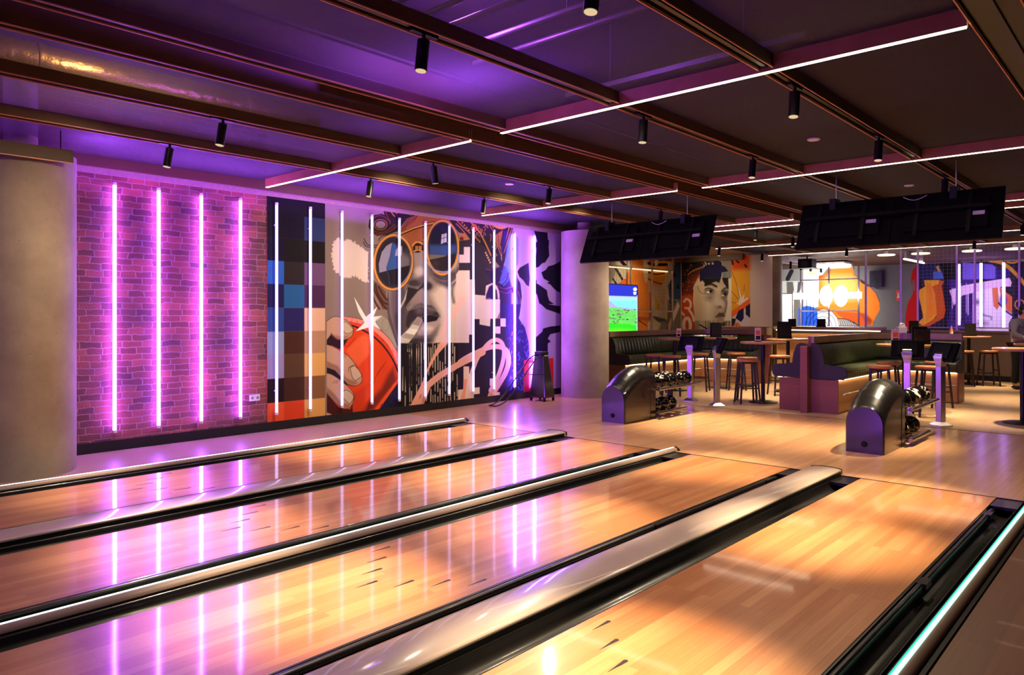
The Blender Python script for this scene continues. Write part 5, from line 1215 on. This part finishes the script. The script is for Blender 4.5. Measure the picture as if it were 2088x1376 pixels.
so = w.build('screen_face', (0, .02, 0), screen_mat()); so.parent = t; so.matrix_parent_inverse = Matrix.Translation(-Vector(t.location))
MB().box(14.88, 16.6, 10.575, 10.66, 1.04, 2.29).build('screen_housing', M['black'], t); MB().box(15.4, 16.2, 10.66, 10.83, 1.3, 1.9).build('wall_mount', M['black'], t)
t = thing('mesh_cage', 'steel frame with fine wire mesh in front of the fruit mural', 'wire frame', (16.5, 10.68, 1.0))
g = MB()
for x in (15.0, 16.45, 17.5, 18.6): g.box(x - .02, x + .02, 10.67, 10.71, .0, 3.2)
for z in (1.6, 2.77): g.box(13.5, 18.6, 10.67, 10.71, z - .018, z + .018)
g.build('frame', M['post'], t)
g = MB()
for k in range(int(4.6 / .1)): x = 14.0 + k * .1; g.box(x - .0022, x + .0022, 10.70, 10.704, 1.0, 2.77)
for k in range(18): z = 1.0 + k * .1; g.box(14.0, 18.6, 10.70, 10.704, z - .0022, z + .0022)
g.build('wire_mesh', M['mesh_wire'], t)
MB().box(14.2, 18.5, 10.78, 10.80, 2.72, 2.75).build('light_strip', M['faintstrip'], t)

# ------------------------------------------------------------------ partition of posts and wire mesh on the low wall
pn = [(5.81, 'left of the red sign'), (5.0, 'right of the red sign'), (4.63, 'at the left edge of the wire mesh'), (3.81, 'left of the first purple tube'), (3.45, 'between the first two purple tubes'), (2.60, 'at the right edge above the person')]
for y, lab in pn:
    t = thing('steel_post', 'slim steel post on the low wall, ' + lab, 'post', (19.67, y, 1.135), 0, 'slim posts on the low wall')
    MB().box(19.65, 19.69, y - .02, y + .02, 1.135, 3.2).build('post', M['post'], t); MB().box(19.62, 19.72, y - .05, y + .05, 1.135, 1.15).build('foot_plate', M['post'], t)
for a, b, lab in ((3.81, 4.63, 'wire mesh panel before the orange painted shape'), (2.60, 3.45, 'wire mesh panel before the purple lit painted face'), (3.45, 3.81, 'narrow wire mesh panel between two posts')):
    g = MB(); n = int((b - a) / .085)
    for k in range(n + 1): y = a + .022 + (b - a - .044) * k / n; g.box(19.668, 19.672, y - .0014, y + .0014, 1.2, 3.1)
    for k in range(23): z = 1.2 + k * .0855; g.box(19.668, 19.672, a + .021, b - .021, z - .0014, z + .0014)
    g.box(19.66, 19.68, a + .021, b - .021, 1.19, 1.215)
    tag(g.build('wire_mesh_panel', M['mesh_wire']), lab, 'wire mesh', 'wire mesh panels on the low wall')

# ------------------------------------------------------------------ room behind the low wall
t = thing('lit_sign_frame', 'steel frame with a blazing white lamp sign before the orange pear painting', 'sign', (22.8, 7.8, 0))
g = MB()
for y in (8.62, 7.78, 6.93): g.box(22.78, 22.82, y - .02, y + .02, 0, 2.95)
for z in (2.57, 1.62): g.box(22.78, 22.82, 6.93, 8.62, z - .018, z + .018)
g.build('frame', M['post'], t)
for y, r in ((7.83, .19), (7.40, .2), (8.22, .17)): MB().sphere((22.7, y, 2.07), r, 24, 16, (.35, 1, 1.6)).build('lamp_letter', M['bulbwhite'], t)
for y0, y1 in ((8.35, 8.78), (6.83, 7.2)): MB().box(22.66, 22.74, y0, y1, 1.99, 2.17).build('lamp_letter', M['bulbwhite'], t)
MB().box(22.72, 22.78, 6.9, 8.7, 2.04, 2.1).build('sign_bar', M['white'], t)
t = thing('white_display', 'bright white portrait display beside the third column', 'screen', (22.0, 8.75, 1.0))
MB().box(21.98, 22.04, 8.55, 9.5, 1.05, 2.16).build('housing', M['white'], t)
MB().box(21.975, 21.98, 8.58, 9.47, 1.08, 2.13).build('screen_face', emis('display_white', (.93, .97, 1.), 1.6), t)
for y, z, r, c in ((9.0, 1.6, .05, (230, 90, 50)), (8.75, 1.25, .03, (230, 60, 60)), (8.98, 1.15, .05, (240, 190, 60)), (9.25, 1.72, .035, (60, 60, 70))):
    MB().cyl((21.97, y, z), (21.975, y, z), r, n=16).build('screen_graphic', simple('graphic', c, .5), t)
MB().box(22.0, 22.02, 8.9, 9.1, 0, 1.05).build('stand', M['post'], t)
for i, (y, z0, z1, lab) in enumerate(((4.98, 1.2, 3.05, 'left of three in the room behind the mesh'), (4.40, 1.15, 3.05, 'middle of three in the room behind the mesh'), (3.82, 1.12, 3.04, 'right of three in the room behind the mesh'))):
    t = thing('light_tube', 'purple vertical light tube, ' + lab, 'light tube', (26., y, z0), 0, 'purple tubes in the far room')
    MB().cyl((26., y, z0), (26., y, z1), .04, n=12).build('tube', M['tubes_room'], t)
    for z in (z0 - .03, z1): MB().cyl((26., y, z), (26., y, z + .03), .045, n=12).build('end_cap', M['white'], t)
    MB().cyl((26., y, z1 + .03), (26., y, 3.2), .006, n=6).build('hanger', M['black'], t)
for i, (x, y, lab) in enumerate(((21.2, 5.75, 'first from the left, near the red sign'), (21.3, 4.95, 'second from the left'), (21.3, 3.8, 'third from the left, behind a track spotlight'), (21.3, 2.9, 'last, at the right edge'))):
    t = thing('ring_light', 'round ring ceiling light behind the mesh, ' + lab, 'ceiling light', (x, y, 3.1), 0, 'ring ceiling lights in the far room')
    MB().tube([(x + .2 * math.cos(k * PI / 16), y + .2 * math.sin(k * PI / 16), 3.10) for k in range(32)], .018, 8, True).build('ring', M['ring'], t)
    MB().cyl((x, y, 3.1), (x, y, 3.2), .05, n=16).build('ceiling_plate', M['white'], t); MB().box(x - .2, x + .2, y - .01, y + .01, 3.09, 3.10).build('spoke', M['white'], t)
t = thing('loudspeaker', 'dark purple wall loudspeaker high on the grey wall behind the mesh', 'speaker', (26.8, 7.5, 2.5))
MB().box(26.6, 26.85, 7.35, 7.75, 2.45, 3.0).build('cabinet', M['navy'], t, bevel=.02); MB().cyl((26.6, 7.55, 2.66), (26.59, 7.55, 2.66), .11, n=24).build('driver', M['black'], t); MB().box(26.85, 26.985, 7.5, 7.6, 2.6, 2.8).build('bracket', M['black'], t)
t = thing('loudspeaker', 'black loudspeaker hung from the ceiling right of the third column', 'speaker', (21.5, 8.0, 2.9))
MB().box(21.3, 21.7, 7.75, 8.15, 2.85, 3.12).build('cabinet', M['black'], t, bevel=.02); MB().cyl((21.29, 7.95, 2.98), (21.3, 7.95, 2.98), .1, n=24).build('driver', M['blackmetal'], t); MB().cyl((21.5, 7.95, 3.12), (21.5, 7.95, 3.2), .02, n=10).build('bracket', M['black'], t)
t = thing('fire_sign', 'small red fire sign with a white symbol on the far grey wall', 'sign', (26.98, 7.02, 1.95))
MB().box(26.965, 26.98, 6.86, 7.02, 1.97, 2.33).build('plate', M['red'], t); MB().cyl((26.962, 6.94, 2.1), (26.965, 6.94, 2.1), .035, n=12).box(26.962, 26.965, 6.92, 6.96, 2.1, 2.24).build('symbol', M['white'], t)
t = thing('ceiling_light_box', 'white and purple lit box hanging under the far ceiling', 'ceiling light', (24, 8.2, 2.9))
MB().box(23.6, 24.4, 7.6, 8.5, 3.0, 3.15).build('housing', M['white'], t); MB().box(23.65, 24.35, 7.65, 8.45, 2.99, 3.0).build('diffuser', emis('cool_white', (.9, .92, 1.), 2.), t)
t = thing('linear_ceiling_light', 'short diagonal white linear ceiling light behind the mesh partition', 'ceiling light', (23.5, 5.8, 3.05), 0, None)
MB().tube([(21.6, 5.42, 3.0), (23.4, 5.35, 2.98)], .022, 8).build('diffuser', M['strip'], t); MB().box(21.6, 23.4, 5.37, 5.41, 3.02, 3.2).build('profile', M['white'], t)
t = thing('track_rail', 'pair of purple lit ceiling rails with small spotlights right of the third column', 'light rail', (22, 9, 3.1))
MB().box(20.6, 24.5, 8.45, 8.5, 3.08, 3.2).box(20.6, 24.5, 8.9, 8.95, 3.08, 3.2).build('rail', M['post'], t)
for x in (21.6, 22.4, 23.2, 24.1): MB().cyl((x, 8.47, 3.08), (x, 8.47, 2.86), .035, n=14).build('spotlight', M['black'], t)

# ------------------------------------------------------------------ ceiling details
for x, y, lab in ((7.0, 6.4, 'on the purple ceiling above the crown painting'), (7.2, 2.6, 'on the dark ceiling between the two long strip lights'), (10.6, 2.6, 'above the big monitor bank')):
    tag(MB().lathe([(.055, -.012), (.06, -.004), (.06, 0)], (x, y, 3.2), 24).build('smoke_detector', M['white']), 'small round ceiling disc ' + lab, 'detector', 'ceiling discs')
# ------------------------------------------------------------------ the person at the right edge
def skin_obj(name, verts, edges, radii, mat, parent, root=0, sub=2):
    me = bpy.data.meshes.new(name); me.from_pydata(verts, edges, []); me.update()
    o = bpy.data.objects.new(name, me); COL.objects.link(o); o.parent = parent
    s = o.modifiers.new('Skin', 'SKIN'); s.use_smooth_shade = True
    for i, r in enumerate(radii):
        sv = me.skin_vertices[0].data[i]; sv.radius = r if isinstance(r, tuple) else (r, r); sv.use_root = (i == root)
    u = o.modifiers.new('Subsurf', 'SUBSURF'); u.levels = sub; u.render_levels = sub
    me.materials.append(mat); return o
skin = simple('skin', (196, 140, 110), .5); hairm = simple('black_hair', (18, 14, 14), .5, bump=.4, scale=80)
shirt = simple('grey_shirt', (128, 126, 132), .85, bump=.3, scale=50); trou = simple('black_trousers', (14, 12, 14), .8); shoe = simple('black_shoes', (10, 9, 9), .4)
t = thing('person', 'person in a grey jumper and black trousers standing at a table, seen from behind', 'person', (17.9, 2.38, 0), -1.9)
# body in local axes: x forward, y left
V = [(0, 0, .93), (.0, 0, 1.05), (.02, 0, 1.2), (.04, 0, 1.34), (.07, 0, 1.42), (.10, 0, 1.49), (.13, 0, 1.56), (.125, 0, 1.63),
     (0, .09, .88), (.02, .10, .50), (-.02, .10, .10), (0, -.09, .88), (.0, -.10, .50), (-.04, -.10, .10),
     (.04, .17, 1.36), (.03, .22, 1.12), (.22, .19, 1.04), (.28, .18, 1.04),
     (.04, -.17, 1.36), (.03, -.22, 1.12), (.22, -.19, 1.04), (.28, -.18, 1.04), (.10, .10, .045), (.08, -.10, .045)]
E_ = [(0, 1), (1, 2), (2, 3), (3, 4), (4, 5), (5, 6), (6, 7), (0, 8), (8, 9), (9, 10), (0, 11), (11, 12), (12, 13), (3, 14), (14, 15), (15, 16), (16, 17), (3, 18), (18, 19), (19, 20), (20, 21), (10, 22), (13, 23)]
Rr_ = [(.13, .10), (.125, .10), (.14, .11), (.15, .1), .06, .05, (.072, .085), (.07, .085), .085, .06, .04, .085, .06, .04, .055, .042, .032, .03, .055, .042, .032, .03, (.04, .03), (.04, .03)]
body = skin_obj('body', V, E_, Rr_, skin, t)
# hands: palm, four fingers and a thumb each, resting on the table edge
for sy in (1, -1):
    b = (.30, .18 * sy, 1.04); hv = [b, (.345, .18 * sy, 1.045)]; he = [(0, 1)]; hr = [(.022, .014), (.034, .012)]
    for k in range(4):
        y = .18 * sy + (-.026 + .0175 * k); ln = (.062, .072, .068, .054)[k]; i = len(hv)
        hv += [(.37, y, 1.046), (.37 + ln * .55, y, 1.046), (.37 + ln, y, 1.036)]; he += [(1, i), (i, i + 1), (i + 1, i + 2)]; hr += [.009, .0085, .0075]
    i = len(hv); hv += [(.33, (.18 - .045) * sy, 1.045), (.36, (.18 - .06) * sy, 1.04)]; he += [(0, i), (i, i + 1)]; hr += [.011, .009]
    skin_obj('hand', hv, he, hr, skin, t, 0, 1)
skin_obj('jumper', [(0, 0, .90), (.0, 0, 1.05), (.02, 0, 1.2), (.04, 0, 1.35), (.06, 0, 1.415), (.04, .175, 1.365), (.03, .23, 1.12), (.19, .2, 1.045), (.04, -.175, 1.365), (.03, -.23, 1.12), (.19, -.2, 1.045)],
         [(0, 1), (1, 2), (2, 3), (3, 4), (3, 5), (5, 6), (6, 7), (3, 8), (8, 9), (9, 10)], [(.155, .125), (.15, .125), (.165, .13), (.17, .12), .075, .075, .062, .046, .075, .062, .046], shirt, t)
skin_obj('trousers', [(0, 0, .93), (0, .095, .86), (.03, .10, .50), (-.01, .10, .1), (0, -.095, .86), (.01, -.10, .50), (-.03, -.10, .1)], [(0, 1), (1, 2), (2, 3), (0, 4), (4, 5), (5, 6)],
         [(.15, .12), .105, .082, .07, .105, .082, .07], trou, t)
for sx, sy in ((.06, .10), (.04, -.10)): MB().sphere((sx, sy, .04), .05, 20, 12, (2.5, .95, .8)).build('shoe', shoe, t, rel=False)
MB().sphere((.105, 0, 1.615), .098, 28, 16, (1.0, .88, 1.08)).sphere((.06, 0, 1.56), .075, 24, 14, (.9, 1.0, 1.0)).build('hair', hairm, t, rel=False)
MB().cyl((.19, 0, 1.585), (.225, 0, 1.56), .010, .018, n=12).sphere((.222, 0, 1.562), .014, 12, 8).build('nose', skin, t, rel=False)
for sy in (1, -1):
    MB().sphere((.13, .083 * sy, 1.575), .03, 14, 10, (.6, .35, 1.1)).build('ear', skin, t, rel=False)
    MB().sphere((.196, .032 * sy, 1.595), .013, 12, 8, (.6, 1.2, .7)).build('eye', hairm, t, rel=False)
MB().sphere((.203, 0, 1.535), .018, 14, 8, (.5, 1.5, .4)).build('mouth', simple('lips', (150, 80, 72), .5), t, rel=False)

# ------------------------------------------------------------------ paintings
tag(mural_main(), 'large graffiti mural of a face in round sunglasses on the left wall', 'mural')
tag(mural_side(), 'orange and cream fruit mural behind the steel cage and wall screen', 'mural')
tag(mural_face(), 'mural of a grey face with a dark blue cap beside the third column', 'mural')
tag(mural_pear(), 'mural with an orange pear and red figure in the far room', 'mural')

# ------------------------------------------------------------------ light the place has, and added fill lamps
# purple floods above the mesh (they light the ducts and make the perforated panels glow)
PUR = (.34, .07, 1.)
lamp('POINT', (3.6, 3.75, 3.62), 260, PUR, .15, name='flood_above_mesh')
lamp('POINT', (1.2, 7.9, 3.62), 60, PUR, .1, name='flood_above_mesh')
lamp('POINT', (6.0, 7.8, 3.6), 60, PUR, .15, name='flood_above_mesh')
lamp('POINT', (2.6, 7.7, 3.45), 60, PUR, .1, name='flood_above_mesh')
lamp('POINT', (2.2, 5.95, 3.72), 60, (1., .6, .25), .08, name='duct_warm_fill')  # unseen lamp, added to give the duct warm highlights
# purple wash from the pin end of the hall
lamp('AREA', (-6.5, 4.2, 1.7), 42, PUR, 5., (12, 4.4, .7), name='pin_end_wash', sy=.6).data.spread = math.radians(40)
lamp('AREA', (4.2, 8.3, 2.75), 150, PUR, 6., (4.2, 8.2, 3.6), name='ceiling_purple_fill', sy=.06)  # added purple source without a fixture, brightens the ceiling mesh
lamp('AREA', (9.1, 8.3, 2.75), 50, PUR, 2., (9.1, 8.2, 3.6), name='ceiling_purple_fill', sy=.06)  # second added source without a fixture, farther along the ceiling
# lounge and far room downlights
for x, y, e in ((12.4, 4.9, 140), (13.6, 6.2, 140), (13.8, 8.9, 70), (14.0, 3.4, 125), (16.0, 5.2, 105), (16.5, 2.6, 115), (17.2, 8.8, 95), (12.9, .8, 125), (18.6, 1.8, 80), (18.3, 4.0, 70)):
    lamp('SPOT', (x, y, 3.05), e, (1., .80, .58), .08, (x, y, 0), 105, 1., 'downlight')
for p, aim, e in (((16.2, 9.6, 3.1), (16.4, 10.85, 1.8), 90), ((17.6, 9.9, 3.1), (19.4, 9.6, 1.9), 110), ((14.5, 9.6, 3.1), (14.6, 10.85, 1.6), 60)):
    lamp('SPOT', p, e, (1., .78, .52), .08, aim, 95, 1., 'wall_wash')
lamp('SPOT', (12.6, 5.6, 3.0), 600, (1., .80, .6), .1, (11.1, 8.1, 1.4), 50, 1., 'wall_wash')
for x, y in ((5.6, 6.3), (7.6, 6.2), (9.3, 6.4)): lamp('SPOT', (x, y, 3.05), 235, (1., .80, .60), .06, (x + .1, 8.7, 1.5), 95, 1., 'wall_wash')
lamp('SPOT', (2.6, 5.6, 3.05), 190, (1., .80, .58), .06, (1.9, 8.0, 1.4), 80, 1., 'wall_wash')
lamp('AREA', (23.5, 8, 3.1), 60, (1., .93, .88), 1.5, (23.5, 8, 0), name='far_room_light')
lamp('AREA', (23.5, 3.5, 3.1), 60, (.8, .55, 1.), 2., (24.5, 3.5, 0), name='far_room_light')
lamp('SPOT', (24.2, 8.6, 3.0), 900, (1., .92, .86), .1, (27, 9.6, 1.9), 100, 1., 'wall_wash')  # added spot, brightens the mural to imitate the glare of the sign
lamp('SPOT', (24.5, 4.2, 3.0), 160, (1., .8, .7), .1, (27, 4.2, 1.8), 110, 1., 'wall_wash')
w = bpy.data.worlds.new('World'); SC.world = w; w.use_nodes = True
w.node_tree.nodes['Background'].inputs[0].default_value = (.9, .6, .4, 1); w.node_tree.nodes['Background'].inputs[1].default_value = .01
SC.view_settings.view_transform = 'Standard'; SC.view_settings.look = 'None'; SC.view_settings.gamma = 1; SC.view_settings.exposure = 0.; SC.view_settings.use_curve_mapping = False
cy = SC.cycles
cy.max_bounces = 5; cy.diffuse_bounces = 3; cy.glossy_bounces = 2; cy.transmission_bounces = 1; cy.transparent_max_bounces = 8
cy.use_adaptive_sampling = True; cy.adaptive_threshold = .03; cy.use_denoising = True; cy.sample_clamp_indirect = 4.; cy.caustics_reflective = False; cy.caustics_refractive = False
cy.use_light_tree = True
